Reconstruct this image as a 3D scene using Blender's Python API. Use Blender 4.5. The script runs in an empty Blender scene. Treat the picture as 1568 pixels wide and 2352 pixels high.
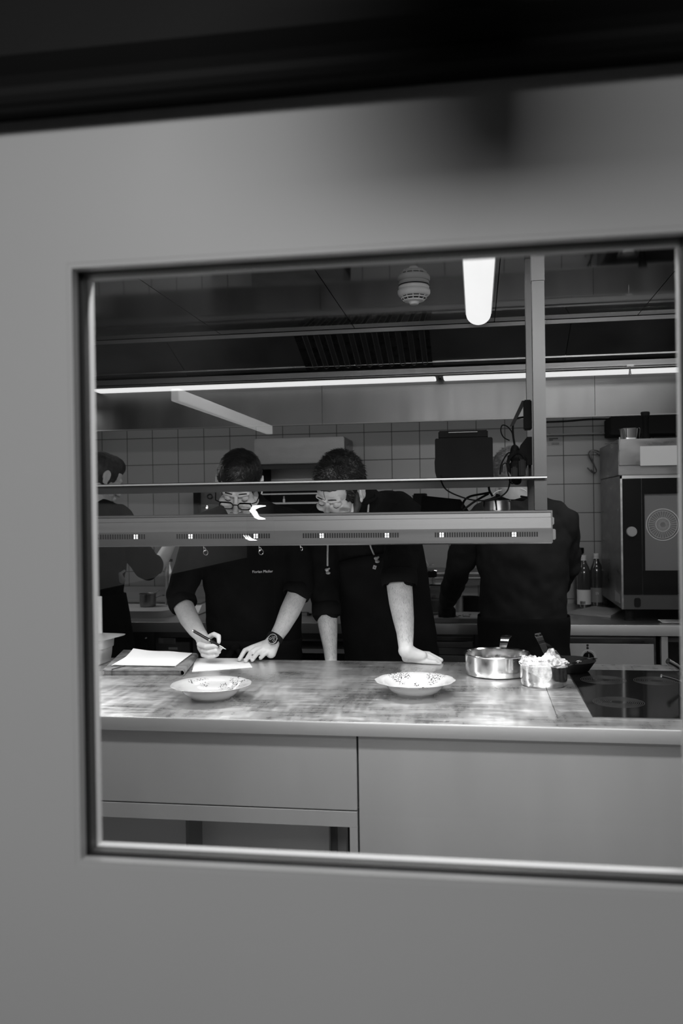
import bpy, bmesh, math, random
import numpy as np
from mathutils import Vector, Matrix, noise
from mathutils.bvhtree import BVHTree
C = bpy.data.collections.new('kitchen'); bpy.context.scene.collection.children.link(C)
sc = bpy.context.scene
# ---------------------------------------------------------------- camera
F_PX = 2000.0; CAM_H = 1.44
yaw, pit, rol = (math.radians(a) for a in (8.85, -.185, -.821))
Fw = Vector((-math.sin(yaw)*math.cos(pit), math.cos(yaw)*math.cos(pit), math.sin(pit)))
Rt = Vector((math.cos(yaw), math.sin(yaw), 0)); Up = Rt.cross(Fw)
Rv = Rt*math.cos(rol) + Up*math.sin(rol); Uv = -Rt*math.sin(rol) + Up*math.cos(rol)
cam_d = bpy.data.cameras.new('camera'); cam = bpy.data.objects.new('camera', cam_d); C.objects.link(cam)
M = Matrix((Rv, Uv, -Fw)).transposed().to_4x4(); M.translation = (0, 0, CAM_H)
cam.matrix_world = M; sc.camera = cam
cam_d.sensor_fit = 'VERTICAL'; cam_d.sensor_height = 36; cam_d.lens = F_PX/2352*36
cam_d.clip_start = .02
cam_d.dof.use_dof = True; cam_d.dof.focus_distance = 2.95; cam_d.dof.aperture_fstop = 3.6
def at(px, py, X=None, Y=None, Z=None):
    """the point of a plane X=, Y= or Z= seen at a photograph pixel"""
    d = Rv*((px-784)/F_PX) - Uv*((py-1176)/F_PX) + Fw
    t = X/d.x if X is not None else Y/d.y if Y is not None else (Z-CAM_H)/d.z
    return Vector((0, 0, CAM_H)) + d*t
# ---------------------------------------------------------------- world, lights, exposure
W = bpy.data.worlds.new('world'); sc.world = W; W.use_nodes = True
W.node_tree.nodes['Background'].inputs[0].default_value = (.02, .02, .02, 1)
W.node_tree.nodes['Background'].inputs[1].default_value = 1
sc.view_settings.view_transform = 'Standard'; sc.view_settings.look = 'None'
sc.view_settings.gamma = 1; sc.view_settings.use_curve_mapping = False
sc.view_settings.exposure = 0.0
def area(name, loc, size, power, rot=(0, 0, 0), parent=None, spread=180):
    l = bpy.data.lights.new(name, 'AREA'); l.shape = 'RECTANGLE'; l.size, l.size_y = size; l.energy = power
    l.spread = math.radians(spread)
    o = bpy.data.objects.new(name, l); C.objects.link(o); o.location = loc; o.rotation_euler = rot
    if parent: o.parent = parent; o.location = Vector(loc) - root_loc(parent)
    return o
def root_loc(o):
    v = Vector((0, 0, 0))
    while o: v = v + o.location; o = o.parent
    return v
L_PASS = 2.0; L_STRIP = .85; L_TUBE = .95; L_HALL = 34.0; L_FLOOD = 34.0
area('hall_light', (-.45, -.90, 2.42), (1.15, .45), L_HALL, (math.radians(20), 0, 0))
area('kitchen_light', (.15, 1.26, 2.17), (1.5, .14), L_FLOOD, (math.radians(14), 0, 0))
area('kitchen_light', (-1.7, 1.28, 2.17), (.8, .14), 5, (math.radians(14), 0, 0))  # unseen fill added to lift the left of the hood panel
area('rear_light', (-2.3, 4.2, 1.98), (.5, .1), 6, (0, 0, 0))
area('rear_light', (-.6, 4.36, 2.03), (3.6, .06), 3.2, (math.radians(18), 0, 0))
area('kitchen_light', (.75, 3.35, 2.17), (.7, .15), 5, (math.radians(10), 0, 0))  # unseen fill added to brighten the rear cabinets and the gloved chef
# ---------------------------------------------------------------- materials
MT = {}
def mat(name, v, rough=.5, metal=0, noise_amt=0, nscale=(8, 8, 8), bump=0, bscale=200, rvar=0, spec=.5, emit=0, alpha=None, coat=0, trans=0, ior=1.5):
    m = bpy.data.materials.new(name); m.use_nodes = True; nt = m.node_tree; b = nt.nodes['Principled BSDF']
    b.inputs['Base Color'].default_value = (v, v, v, 1); b.inputs['Roughness'].default_value = rough
    b.inputs['Metallic'].default_value = metal; b.inputs['Specular IOR Level'].default_value = spec; b.inputs['IOR'].default_value = ior
    b.inputs['Coat Weight'].default_value = coat; b.inputs['Transmission Weight'].default_value = trans
    N = nt.nodes.new; L = nt.links.new
    tc = N('ShaderNodeTexCoord'); mp = N('ShaderNodeMapping'); mp.inputs['Scale'].default_value = nscale
    L(tc.outputs['Object'], mp.inputs['Vector'])
    nz = N('ShaderNodeTexNoise'); nz.inputs['Scale'].default_value = 1; nz.inputs['Detail'].default_value = 5; L(mp.outputs[0], nz.inputs['Vector'])
    if noise_amt:
        r = N('ShaderNodeMapRange'); r.inputs['From Min'].default_value = .3; r.inputs['From Max'].default_value = .7
        r.inputs['To Min'].default_value = v*(1-noise_amt); r.inputs['To Max'].default_value = v*(1+noise_amt)
        L(nz.outputs['Fac'], r.inputs['Value']); L(r.outputs[0], b.inputs['Base Color'])
    if rvar:
        r = N('ShaderNodeMapRange'); r.inputs['From Min'].default_value = .3; r.inputs['From Max'].default_value = .7
        r.inputs['To Min'].default_value = max(.02, rough-rvar); r.inputs['To Max'].default_value = rough+rvar
        L(nz.outputs['Fac'], r.inputs['Value']); L(r.outputs[0], b.inputs['Roughness'])
    if bump:
        n2 = N('ShaderNodeTexNoise'); n2.inputs['Scale'].default_value = bscale; n2.inputs['Detail'].default_value = 3; L(tc.outputs['Object'], n2.inputs['Vector'])
        bp = N('ShaderNodeBump'); bp.inputs['Strength'].default_value = bump; bp.inputs['Distance'].default_value = .002
        L(n2.outputs['Fac'], bp.inputs['Height']); L(bp.outputs[0], b.inputs['Normal'])
    if emit:
        b.inputs['Emission Color'].default_value = (1, 1, 1, 1); b.inputs['Emission Strength'].default_value = emit
    MT[name] = m; return m
mat('steel', .55, .34, 1, .10, (1.5, 6, 60), rvar=.06)
mat('steel_front', .62, .46, .75, .02, (8, 6, 2), rvar=.03)
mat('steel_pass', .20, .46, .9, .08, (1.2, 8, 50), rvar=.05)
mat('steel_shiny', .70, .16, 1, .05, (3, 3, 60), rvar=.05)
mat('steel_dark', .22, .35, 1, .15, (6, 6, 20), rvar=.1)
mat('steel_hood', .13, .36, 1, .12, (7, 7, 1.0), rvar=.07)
mat('steel_mirror', .36, .055, 1, .06, (2, 2, 2), rvar=.02)
mat('chrome', .8, .08, 1)
mat('filter_dark', .035, .3, 1, .3, (20, 20, 20), rvar=.1)
mat('black_plastic', .006, .6, 0, .2, (10, 10, 10), bump=.1, bscale=900, spec=.04)
mat('black_rubber', .010, .7, spec=.15)
mat('black_gloss', .006, .09, 0, spec=.5)
mat('gasket', .008, .55); mat('gasket_mid', .035, .5)
mat('white_plastic', .62, .4); mat('grey_plastic', .3, .45)
mat('door_paint', .50, .42, 0, .02, (2, 2, 2), bump=.06, bscale=500, spec=.35)
mat('reveal_white', .36, .5); mat('trim_dark', .012, .6, 0, .1, (3, 3, 3), spec=.12); mat('wall_dark', .022, .8, 0, .1, spec=.1)
mat('floor_tile', .08, .45, 0, .25, (3, 3, 3)); mat('plaster', .35, .8, 0, .05); mat('hall_paint', .34, .8, 0, .05); mat('steel_lip', .85, .6, .5, .15, (3, 20, 20))
mat('paper', .86, .75, 0, .02, (20, 20, 20), bump=.1, bscale=60)
mat('leather', .18, .5, 0, .5, (30, 30, 30), bump=.4, bscale=250)
mat('porcelain', .5, .12, 0, coat=.4)
mat('skin', .52, .5, 0, .10, (25, 25, 25), bump=.25, bscale=350, spec=.35)
mat('cloth_black', .0065, .95, 0, .3, (12, 12, 12), bump=.5, bscale=900, spec=.12)
mat('cloth_apron', .0085, .95, 0, .3, (12, 12, 12), bump=.5, bscale=1200, spec=.12)
mat('cloth_grey', .022, .95, 0, .25, (10, 10, 10), bump=.5, bscale=800, spec=.12)
mat('hair_black', .008, .42, 0, .4, (60, 60, 60), spec=.5)
mat('hair_grey', .16, .5, 0, .5, (60, 60, 60)); mat('hair_short', .03, .6, 0, .4, (60, 60, 60))
mat('cord_light', .45, .8, 0, .2, (200, 200, 200), bump=.6, bscale=700)
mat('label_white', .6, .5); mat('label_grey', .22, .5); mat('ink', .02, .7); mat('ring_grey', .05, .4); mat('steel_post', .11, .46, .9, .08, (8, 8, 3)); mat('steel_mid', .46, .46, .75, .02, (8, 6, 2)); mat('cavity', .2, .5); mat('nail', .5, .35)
mat('diffuser', .9, .5, emit=L_STRIP); mat('tube_glow', .9, .5, emit=L_TUBE); mat('lamp_glow', .9, .5, emit=4)
mat('board', .22, .55, 0, .15, (6, 6, 6)); mat('glass_bottle', .04, .08, 0, coat=.5, spec=.6)
mat('embroidery', .8, .7); mat('hall_glow', .9, .5, emit=2.2); mat('glare_glow', .9, .5, emit=14)
# kitchen wall tiles
def grid_mat(name, v, mortar, pitch, off, rough=.3, axes='XZ', line=.0045):
    m = bpy.data.materials.new(name); m.use_nodes = True; nt = m.node_tree; b = nt.nodes['Principled BSDF']; N = nt.nodes.new; L = nt.links.new
    tc = N('ShaderNodeTexCoord'); sx = N('ShaderNodeSeparateXYZ'); cx = N('ShaderNodeCombineXYZ'); L(tc.outputs['Object'], sx.inputs[0])
    L(sx.outputs[axes[0]], cx.inputs['X']); L(sx.outputs[axes[1]], cx.inputs['Y'])
    mp = N('ShaderNodeMapping'); mp.inputs['Location'].default_value = (off[0], off[1], 0); L(cx.outputs[0], mp.inputs['Vector'])
    br = N('ShaderNodeTexBrick'); br.offset = 0; br.squash = 1
    for k, w in (('Scale', 1), ('Mortar Size', line/2), ('Mortar Smooth', .2), ('Brick Width', pitch), ('Row Height', pitch), ('Bias', 0)): br.inputs[k].default_value = w
    br.inputs['Color1'].default_value = (v, v, v, 1); br.inputs['Color2'].default_value = (v*1.06, v*1.06, v*1.06, 1); br.inputs['Mortar'].default_value = (mortar, mortar, mortar, 1)
    L(mp.outputs[0], br.inputs['Vector']); L(br.outputs['Color'], b.inputs['Base Color'])
    bp = N('ShaderNodeBump'); bp.inputs['Strength'].default_value = .5; bp.inputs['Distance'].default_value = .002; bp.invert = True
    L(br.outputs['Fac'], bp.inputs['Height']); L(bp.outputs[0], b.inputs['Normal'])
    mr = N('ShaderNodeMapRange'); mr.inputs['To Min'].default_value = rough; mr.inputs['To Max'].default_value = .8; L(br.outputs['Fac'], mr.inputs['Value']); L(mr.outputs[0], b.inputs['Roughness'])
    MT[name] = m; return m
YW = 4.95; TP = .1586
tx = at(292, 1030, Y=YW).x; tz = at(350, 1068, Y=YW).z
grid_mat('tiles', .29, .05, TP, (-tx, -tz), .32)
grid_mat('tiles_side', .36, .05, TP, (-YW, -tz), .32, 'YZ')
grid_mat('floor_tiles', .07, .02, .2, (0, 0), .45, 'XY', .006)
# worktop: scuffed brushed steel
m = mat('worktop', .60, .30, .87)
nt = m.node_tree; b = nt.nodes['Principled BSDF']; N = nt.nodes.new; L = nt.links.new
tc = nt.nodes['Texture Coordinate']
def nz_(scale, rot, det=8, rgh=.65):
    mp = N('ShaderNodeMapping'); mp.inputs['Scale'].default_value = scale; mp.inputs['Rotation'].default_value = (0, 0, rot); L(tc.outputs['Object'], mp.inputs['Vector'])
    n_ = N('ShaderNodeTexNoise'); n_.inputs['Scale'].default_value = 1; n_.inputs['Detail'].default_value = det; n_.inputs['Roughness'].default_value = rgh; L(mp.outputs[0], n_.inputs['Vector']); return n_.outputs['Fac']
def mix_(a_, b_, f): 
    m_ = N('ShaderNodeMix'); m_.inputs[0].default_value = f; L(a_, m_.inputs[2]); L(b_, m_.inputs[3]); return m_.outputs[0]
def mr_(v, a0, a1, b0, b1):
    r_ = N('ShaderNodeMapRange'); r_.inputs[1].default_value = a0; r_.inputs[2].default_value = a1; r_.inputs[3].default_value = b0; r_.inputs[4].default_value = b1; L(v, r_.inputs[0]); return r_.outputs[0]
streak = mix_(nz_((9, 90, 10), .12, 4, .5), nz_((70, 12, 10), .5, 4, .5), .4); cloud = nz_((4, 5, 4), 0, 5, .6); fine = nz_((160, 160, 160), 0, 3)
mixd = mix_(mix_(streak, cloud, .5), fine, .06)
L(mr_(mixd, .36, .66, .20, .50), b.inputs['Roughness']); L(mr_(mixd, .36, .66, .55, .88), b.inputs['Base Color'])
b.inputs['Coat Weight'].default_value = .35; b.inputs['Coat Roughness'].default_value = .07
# window glass: clear pane with its Fresnel reflection
m = bpy.data.materials.new('pane'); m.use_nodes = True; nt = m.node_tree; nt.nodes.clear(); N = nt.nodes.new; L = nt.links.new
o = N('ShaderNodeOutputMaterial'); mx = N('ShaderNodeMixShader'); t = N('ShaderNodeBsdfTransparent'); g = N('ShaderNodeBsdfGlossy'); fr = N('ShaderNodeFresnel')
t.inputs[0].default_value = (.97, .97, .97, 1); g.inputs['Roughness'].default_value = 0.0; g.inputs[0].default_value = (1, 1, 1, 1); fr.inputs[0].default_value = 1.5
L(fr.outputs[0], mx.inputs[0]); L(t.outputs[0], mx.inputs[1]); L(g.outputs[0], mx.inputs[2]); L(mx.outputs[0], o.inputs[0]); MT['pane'] = m
def glassy(name, tint, gl=.9, rough=.03, fac=.18):
    m = bpy.data.materials.new(name); m.use_nodes = True; nt = m.node_tree; nt.nodes.clear(); N = nt.nodes.new; L = nt.links.new
    o = N('ShaderNodeOutputMaterial'); mx = N('ShaderNodeMixShader'); t = N('ShaderNodeBsdfTransparent'); g = N('ShaderNodeBsdfGlossy'); lw = N('ShaderNodeLayerWeight')
    t.inputs[0].default_value = (tint, tint, tint, 1); g.inputs['Roughness'].default_value = rough; g.inputs[0].default_value = (gl, gl, gl, 1); lw.inputs[0].default_value = fac
    L(lw.outputs['Fresnel'], mx.inputs[0]); L(t.outputs[0], mx.inputs[1]); L(g.outputs[0], mx.inputs[2]); L(mx.outputs[0], o.inputs[0]); MT[name] = m; return m
glassy('lens_glass', .93); glassy('oven_glass', .35, fac=.3); glassy('jar_glass', .8)
# ---------------------------------------------------------------- mesh helpers
class G:
    def __init__(s): s.b = bmesh.new()
    def box(s, x0, x1, y0, y1, z0, z1, bev=0, rz=0, c=None):
        r = bmesh.ops.create_cube(s.b, size=1)['verts']
        for v in r: v.co = Vector(((x0+x1)/2+v.co.x*(x1-x0), (y0+y1)/2+v.co.y*(y1-y0), (z0+z1)/2+v.co.z*(z1-z0)))
        if bev:
            es = list({e for v in r for e in v.link_edges}); r = [v for f in bmesh.ops.bevel(s.b, geom=es, offset=bev, segments=2, affect='EDGES', clamp_overlap=True)['faces'] for v in f.verts]
            r = list(set(r))
        if rz:
            c = Vector(c or ((x0+x1)/2, (y0+y1)/2, 0)); bmesh.ops.rotate(s.b, cent=c, matrix=Matrix.Rotation(rz, 3, 'Z'), verts=r)
        return s
    def hexa(s, pts):            # 8 corners: bottom loop then top loop
        v = [s.b.verts.new(p) for p in pts]
        for f in ((3, 2, 1, 0), (4, 5, 6, 7), (0, 1, 5, 4), (1, 2, 6, 5), (2, 3, 7, 6), (3, 0, 4, 7)): s.b.faces.new([v[i] for i in f])
        return s
    def prism(s, loop, d):       # extrude a loop of points along vector d
        a = [s.b.verts.new(p) for p in loop]; c = [s.b.verts.new(Vector(p)+Vector(d)) for p in loop]; n = len(a)
        s.b.faces.new(a[::-1]); s.b.faces.new(c)
        for i in range(n): s.b.faces.new((a[i], a[(i+1) % n], c[(i+1) % n], c[i]))
        return s
    def quad(s, pts): s.b.faces.new([s.b.verts.new(p) for p in pts]); return s
    def cone(s, p0, r0, p1, r1, n=20, round_=True, flat=(1, 1)):
        p0, p1 = Vector(p0), Vector(p1); ax = p1-p0; L = ax.length
        q = ax.to_track_quat('Z', 'Y') if L > 1e-9 else Matrix.Identity(3).to_quaternion()
        prof = []
        if round_:
            for i in range(1, 6): a = math.pi/2*(1-i/5); prof.append((r0*math.cos(a), -r0*math.sin(a)))
            for i in range(5): a = math.pi/2*i/5; prof.append((r1*math.cos(a), L+r1*math.sin(a)))
        else: prof = [(r0, 0), (r1, L)]
        rings = [[s.b.verts.new(p0+q@Vector((r*math.cos(2*math.pi*k/n)*flat[0], r*math.sin(2*math.pi*k/n)*flat[1], z))) for k in range(n)] for r, z in prof]
        for a, c in zip(rings, rings[1:]):
            for k in range(n): s.b.faces.new((a[k], a[(k+1) % n], c[(k+1) % n], c[k]))
        if round_:
            b0 = s.b.verts.new(p0+q@Vector((0, 0, -r0))); b1 = s.b.verts.new(p0+q@Vector((0, 0, L+r1)))
            for k in range(n): s.b.faces.new((b0, rings[0][(k+1) % n], rings[0][k])); s.b.faces.new((b1, rings[-1][k], rings[-1][(k+1) % n]))
        else: s.b.faces.new(rings[0][::-1]); s.b.faces.new(rings[-1])
        return s
    def tube(s, pts, r, n=8, closed=False):
        pts = [Vector(p) for p in pts]; m = len(pts); rings = []; up = Vector((0, 0, 1)); prev = None
        for i, p in enumerate(pts):
            t = (pts[(i+1) % m]-pts[i-1]) if closed else (pts[min(i+1, m-1)]-pts[max(i-1, 0)])
            t.normalize()
            if prev is None: a = t.orthogonal().normalized()
            else: a = (prev-t*prev.dot(t)); a = a.normalized() if a.length > 1e-6 else t.orthogonal().normalized()
            prev = a; bb = t.cross(a); rr = r[i] if isinstance(r, (list, tuple)) else r
            rings.append([s.b.verts.new(p+a*rr*math.cos(2*math.pi*k/n)+bb*rr*math.sin(2*math.pi*k/n)) for k in range(n)])
        for a, c in (zip(rings, rings[1:]+rings[:1]) if closed else zip(rings, rings[1:])):
            for k in range(n): s.b.faces.new((a[k], a[(k+1) % n], c[(k+1) % n], c[k]))
        if not closed: s.b.faces.new(rings[0][::-1]); s.b.faces.new(rings[-1])
        return s
    def ell(s, c, r, rot=None, u=24, v=14):
        q = bmesh.ops.create_uvsphere(s.b, u_segments=u, v_segments=v, radius=1)['verts']; c = Vector(c)
        for w in q:
            p = Vector((w.co.x*r[0], w.co.y*r[1], w.co.z*r[2])); w.co = c+(rot@p if rot else p)
        return s
    def lathe(s, prof, c=(0, 0, 0), n=48, wav=None, closed=False, ax=None):
        c = Vector(c); rings = []
        for r, z in prof:
            ring = []
            for k in range(n):
                a = 2*math.pi*k/n; rr = r*(1+(wav(a, r) if wav else 0)); p = Vector((rr*math.cos(a), rr*math.sin(a), z))
                ring.append(s.b.verts.new(c+(ax@p if ax else p)))
            rings.append(ring)
        for a, b_ in (zip(rings, rings[1:]+rings[:1]) if closed else zip(rings, rings[1:])):
            for k in range(n): s.b.faces.new((a[k], a[(k+1) % n], b_[(k+1) % n], b_[k]))
        if not closed:
            if prof[0][0] > 1e-6: s.b.faces.new(rings[0][::-1])
            if prof[-1][0] > 1e-6: s.b.faces.new(rings[-1])
        return s
    def loft(s, secs, n=32, p=2.0):   # closed loft of flat elliptical sections (centre, rx, ry[, yaw])
        rings = []
        for q in secs:
            c, rx, ry = Vector(q[0]), q[1], q[2]; R = Matrix.Rotation(q[3] if len(q) > 3 else 0, 3, 'Z'); ring = []
            for k in range(n):
                a = 2*math.pi*k/n; ca, sa = math.cos(a), math.sin(a)
                ring.append(s.b.verts.new(c+R@Vector((rx*math.copysign(abs(ca)**(2/p), ca), ry*math.copysign(abs(sa)**(2/p), sa), 0))))
            rings.append(ring)
        for a, b_ in zip(rings, rings[1:]):
            for k in range(n): s.b.faces.new((a[k], a[(k+1) % n], b_[(k+1) % n], b_[k]))
        s.b.faces.new(rings[0][::-1]); s.b.faces.new(rings[-1]); return s
    def xf(s, mtx): bmesh.ops.transform(s.b, matrix=mtx, verts=s.b.verts); return s
    def build(s, name, m, parent=None, smooth=False, **tg):
        bmesh.ops.remove_doubles(s.b, verts=s.b.verts, dist=1e-6)
        bmesh.ops.recalc_face_normals(s.b, faces=s.b.faces)
        me = bpy.data.meshes.new(name); s.b.to_mesh(me); s.b.free()
        return link(name, me, m, parent, smooth, **tg)
def link(name, me, m, parent=None, smooth=False, **tg):
    o = bpy.data.objects.new(name, me); C.objects.link(o)
    me.materials.clear(); me.materials.append(MT[m])
    if parent: off = root_loc(parent); o.parent = parent
    elif tg.get('kind') == 'structure': off = Vector((0, 0, 0))
    else:
        cs = np.array([v.co[:] for v in me.vertices]); lo, hi = cs.min(0), cs.max(0)
        off = Vector(((lo[0]+hi[0])/2, (lo[1]+hi[1])/2, lo[2])); o.location = off
    me.transform(Matrix.Translation(-off))
    if smooth:
        for p in me.polygons: p.use_smooth = True
        try: me.set_sharp_from_angle(angle=math.radians(40 if smooth is True else smooth))
        except Exception: pass
    for k, w in tg.items():
        if w: o[{'cat': 'category'}.get(k, k)] = w
    return o
def thing(name, loc, label, cat, group=None):
    o = bpy.data.objects.new(name, None); C.objects.link(o); o.location = loc; o.empty_display_size = .05
    o['label'] = label; o['category'] = cat
    if group: o['group'] = group
    return o
def S(name, g, m, parent=None, smooth=False): return g.build(name, m, parent, smooth, kind=None if parent else 'structure')
def bake(g, voxel=.004, smooth=6, disp=0, dscale=.05, seed=0):
    """fuse overlapping closed shapes into one smooth surface"""
    me = bpy.data.meshes.new('tmp'); bmesh.ops.recalc_face_normals(g.b, faces=g.b.faces); g.b.to_mesh(me); g.b.free()
    o = bpy.data.objects.new('tmp', me); C.objects.link(o)
    r = o.modifiers.new('r', 'REMESH'); r.mode = 'VOXEL'; r.voxel_size = voxel; r.use_smooth_shade = True
    if smooth: k = o.modifiers.new('s', 'SMOOTH'); k.factor = .5; k.iterations = smooth
    if disp:
        tx = bpy.data.textures.new('folds', 'CLOUDS'); tx.noise_scale = dscale; tx.noise_depth = 1
        d = o.modifiers.new('d', 'DISPLACE'); d.texture = tx; d.strength = disp; d.mid_level = .5; d.texture_coords = 'LOCAL'
    dg = bpy.context.evaluated_depsgraph_get(); dg.update()
    out = bpy.data.meshes.new_from_object(o.evaluated_get(dg)); bpy.data.objects.remove(o); bpy.data.meshes.remove(me)
    return out
def text_obj(body, size, origin, right, up, m, parent, name='lettering', depth=.0006, onto=None, xs=1.0):
    cu = bpy.data.curves.new('txt', 'FONT'); cu.body = body; cu.size = size; cu.extrude = depth; cu.align_x = 'CENTER'; cu.align_y = 'CENTER'
    o = bpy.data.objects.new('txt', cu); C.objects.link(o); dg = bpy.context.evaluated_depsgraph_get(); dg.update()
    me = bpy.data.meshes.new_from_object(o.evaluated_get(dg)); bpy.data.objects.remove(o)
    right, up = Vector(right).normalized(), Vector(up).normalized(); nn = right.cross(up)
    for v in me.vertices:
        p = Vector(origin)+right*v.co.x*xs+up*v.co.y+nn*v.co.z
        if onto:
            h = onto.ray_cast(p+nn*.3, -nn)
            if h[0]: p = h[0]+nn*(.001+v.co.z)
        v.co = p
    return link(name, me, m, parent)
# ================================================================ STRUCTURE
DY0, DY1 = 1.0, 1.063
wx0 = at(174.5, 1300, Y=DY0).x; wx1 = at(1560, 1300, Y=DY1).x
wz1 = at(200, 614, Y=DY0).z; wz0 = at(200, 1978, Y=DY0).z
ZL = at(784, 176, Y=.955).z
door = G()
e = .006
door.box(-.80, wx0-e, DY0, DY1, .01, ZL+.03).box(wx1+e, .48, DY0, DY1, .01, ZL+.03)
door.box(wx0-e, wx1+e, DY0, DY1, wz1+e, ZL+.03).box(wx0-e, wx1+e, DY0, DY1, .01, wz0-e)
dr = S('door_1', door, 'door_paint')
def ring(name, y0, y1, t, m, p):
    g = G(); g.box(wx0-e, wx0+t, y0, y1, wz0-e, wz1+e).box(wx1-t, wx1+e, y0, y1, wz0-e, wz1+e)
    g.box(wx0+t, wx1-t, y0, y1, wz1-t, wz1+e).box(wx0+t, wx1-t, y0, y1, wz0-e, wz0+t); return g.build(name, MT and m, p)
wn = bpy.data.objects.new('window_1', None); C.objects.link(wn); wn['kind'] = 'structure'
ring('window_bead', DY0+.0005, DY0+.016, 0, 'door_paint', wn)
ring('outer_gasket', DY0+.016, DY0+.024, .0005, 'gasket', wn)
ring('frame', DY0+.024, DY0+.034, .002, 'gasket_mid', wn)
ring('inner_gasket', DY0+.034, DY0+.045, .001, 'gasket', wn)
ring('reveal', DY0+.045, DY1-.0005, 0, 'reveal_white', wn)
G().box(wx0+.0005, wx1-.0005, DY0+.027, DY0+.031, wz0+.0005, wz1-.0005).build('pane', 'pane', wn)
# lintel / sliding track cover above the door
g = G(); r = .014; pr = [(DY0-.0005, ZL), (.957, ZL)]
prof = [(DY0-.001, ZL+.004), (.968, ZL+.004), (.968, ZL), (.958, ZL), (.951, ZL+.003), (.947, ZL+.010), (.945, ZL+.018), (.955, ZL+.026), (.95, ZL+.034), (.935, ZL+.05), (.93, ZL+.5), (DY0-.001, ZL+.5)]
g.prism([(-1.6, y, z) for y, z in prof], (3.0, 0, 0)); S('trim_1', g, 'trim_dark')
g = G().box(-3.3, -.81, DY0, DY1+.03, 0, 2.6).box(.49, 2.4, DY0, DY1+.03, 0, 2.6).box(-.81, .49, DY0, DY1+.03, ZL+.04, 2.6); S('wall_front', g, 'plaster')
S('floor', G().box(-3.3, 2.4, DY0-3, 5.1, -.05, 0), 'floor_tiles')
S('wall_back', G().box(-3.3, 2.4, YW, YW+.1, 0, 2.6), 'tiles')
S('wall_left', G().box(-3.4, -3.3, DY1, YW+.1, 0, 2.6), 'tiles_side'); S('wall_right', G().box(2.4, 2.5, DY1, YW+.1, 0, 2.6), 'tiles_side')
# hallway behind the photographer
HX = -.98; hdz = at(395, 1318, X=HX).z
S('wall_hall_left', G().box(HX-.1, HX, -2, DY0, hdz, 1.47), 'hall_paint'); S('wall_hall_upper', G().box(HX-.1, HX+.004, -2, DY0, 1.47, 2.6), 'wall_dark'); S('wall_hall_lower', G().box(HX-.1, HX+.005, -2, DY0, 0, hdz), 'wall_dark')
a, b_ = at(392, 902, X=HX), at(612, 976, X=HX); fy = lambda y: 2*(DY0+.032)-y
t = thing('glare_strip', (HX, fy((a.y+b_.y)/2), a.z-.02), 'slim glowing strip added along the hallway wall for the bar mirrored in the glass', 'added glow strip')  # added glow, shows only as a bright bar mirrored in the pane
G().box(HX, HX+.03, fy(b_.y), fy(a.y), a.z-.028, a.z+.012, .002).build('diffuser', 'hall_glow', t)
mk_ = lambda x, y: (lambda q: Vector((q.x, fy(q.y), q.z)))(at(x, y, Y=3.1))
t = thing('glare_curve', tuple(mk_(592, 1200)), 'small curved glow added in the hallway for the glare mirrored in the glass', 'added glow curve')  # made-up glowing shape behind the curved glare in the pane
G().tube([mk_(*q) for q in ((611, 1162), (596, 1163), (584, 1166), (580, 1172), (586, 1179), (590, 1186), (596, 1190), (610, 1192))], [.002, .005, .009, .011, .010, .009, .006, .002], 10).build('glowing_tube', 'glare_glow', t, True)
for k in range(3): G().tube([mk_(560+k*5, 1229), mk_(566+k*5, 1236), mk_(574+k*5, 1240), mk_(583+k*4, 1241)], [.0008, .0028, .0028, .0008], 8).build('glowing_arc', 'glare_glow', t, True)
g = G(); q = mk_(592, 1178); g.box(q.x-.05, q.x+.05, q.y-.05, q.y-.03, 0, q.z+.04).build('stand', 'wall_dark', t)
# black box added out of view to shadow the top of the door
t = thing('shadow_blocker', (-.085, .5, 1.975), 'unseen black box added under the hallway ceiling to cast a shadow on the door', 'shadow_blocker')
G().box(-.22, .06, .40, .60, 1.965, 2.10, .03).build('case', 'black_plastic', t); G().cone((-.085, .5, 2.12), .018, (-.085, .5, 2.5), .018, 12, False).build('mount_pole', 'black_rubber', t)
G().lathe([(0, 0), (.03, 0), (.03, .02), (.022, .02), (.02, .012), (0, .012)], (-.14, .40, 2.03), 24, ax=Matrix.Rotation(math.pi/2, 3, 'X')).build('lens', 'black_gloss', t, True); S('wall_hall_right', G().box(1.6, 1.7, -2, DY0, 0, 2.6), 'wall_dark')
S('wall_hall_back', G().box(-1.08, 1.7, -2.1, -2, 0, 2.6), 'wall_dark'); S('ceiling_hall', G().box(-1.08, 1.7, -2.1, DY0, 2.5, 2.6), 'wall_dark')
# ventilated kitchen ceiling: polished steel panels, slightly dished
ZC = 2.22; YB = 3.745
seams = [-1.1076, -.5111, .0828, .6623]
pitch = (seams[-1]-seams[0])/3; xs = [seams[0]-pitch*k for k in (3, 2, 1)]+seams+[seams[-1]+pitch*k for k in (1, 2)]
g = G(); random.seed(3)
for a, b_ in zip(xs, xs[1:]):
    tilt = random.uniform(-.004, .004); nx, ny = 12, 12; vs = []
    for j in range(ny+1):
        for i in range(nx+1):
            u, w = i/nx, j/ny; x = a+.0015+(b_-a-.003)*u; y = DY1+.03+(YB-DY1-.03)*w
            z = ZC+.010*(1-w)**2*((2*u-1)**2-.4)+tilt*(1-w)
            vs.append(g.b.verts.new((x, y, z)))
    for j in range(ny):
        for i in range(nx): g.b.faces.new((vs[j*(nx+1)+i], vs[j*(nx+1)+i+1], vs[(j+1)*(nx+1)+i+1], vs[(j+1)*(nx+1)+i]))
S('ceiling', g, 'steel_mirror', smooth=True)
S('ceiling_slab', G().box(-3.3, 2.4, DY1+.03, YW, 2.3, 2.4), 'gasket_mid')
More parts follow.
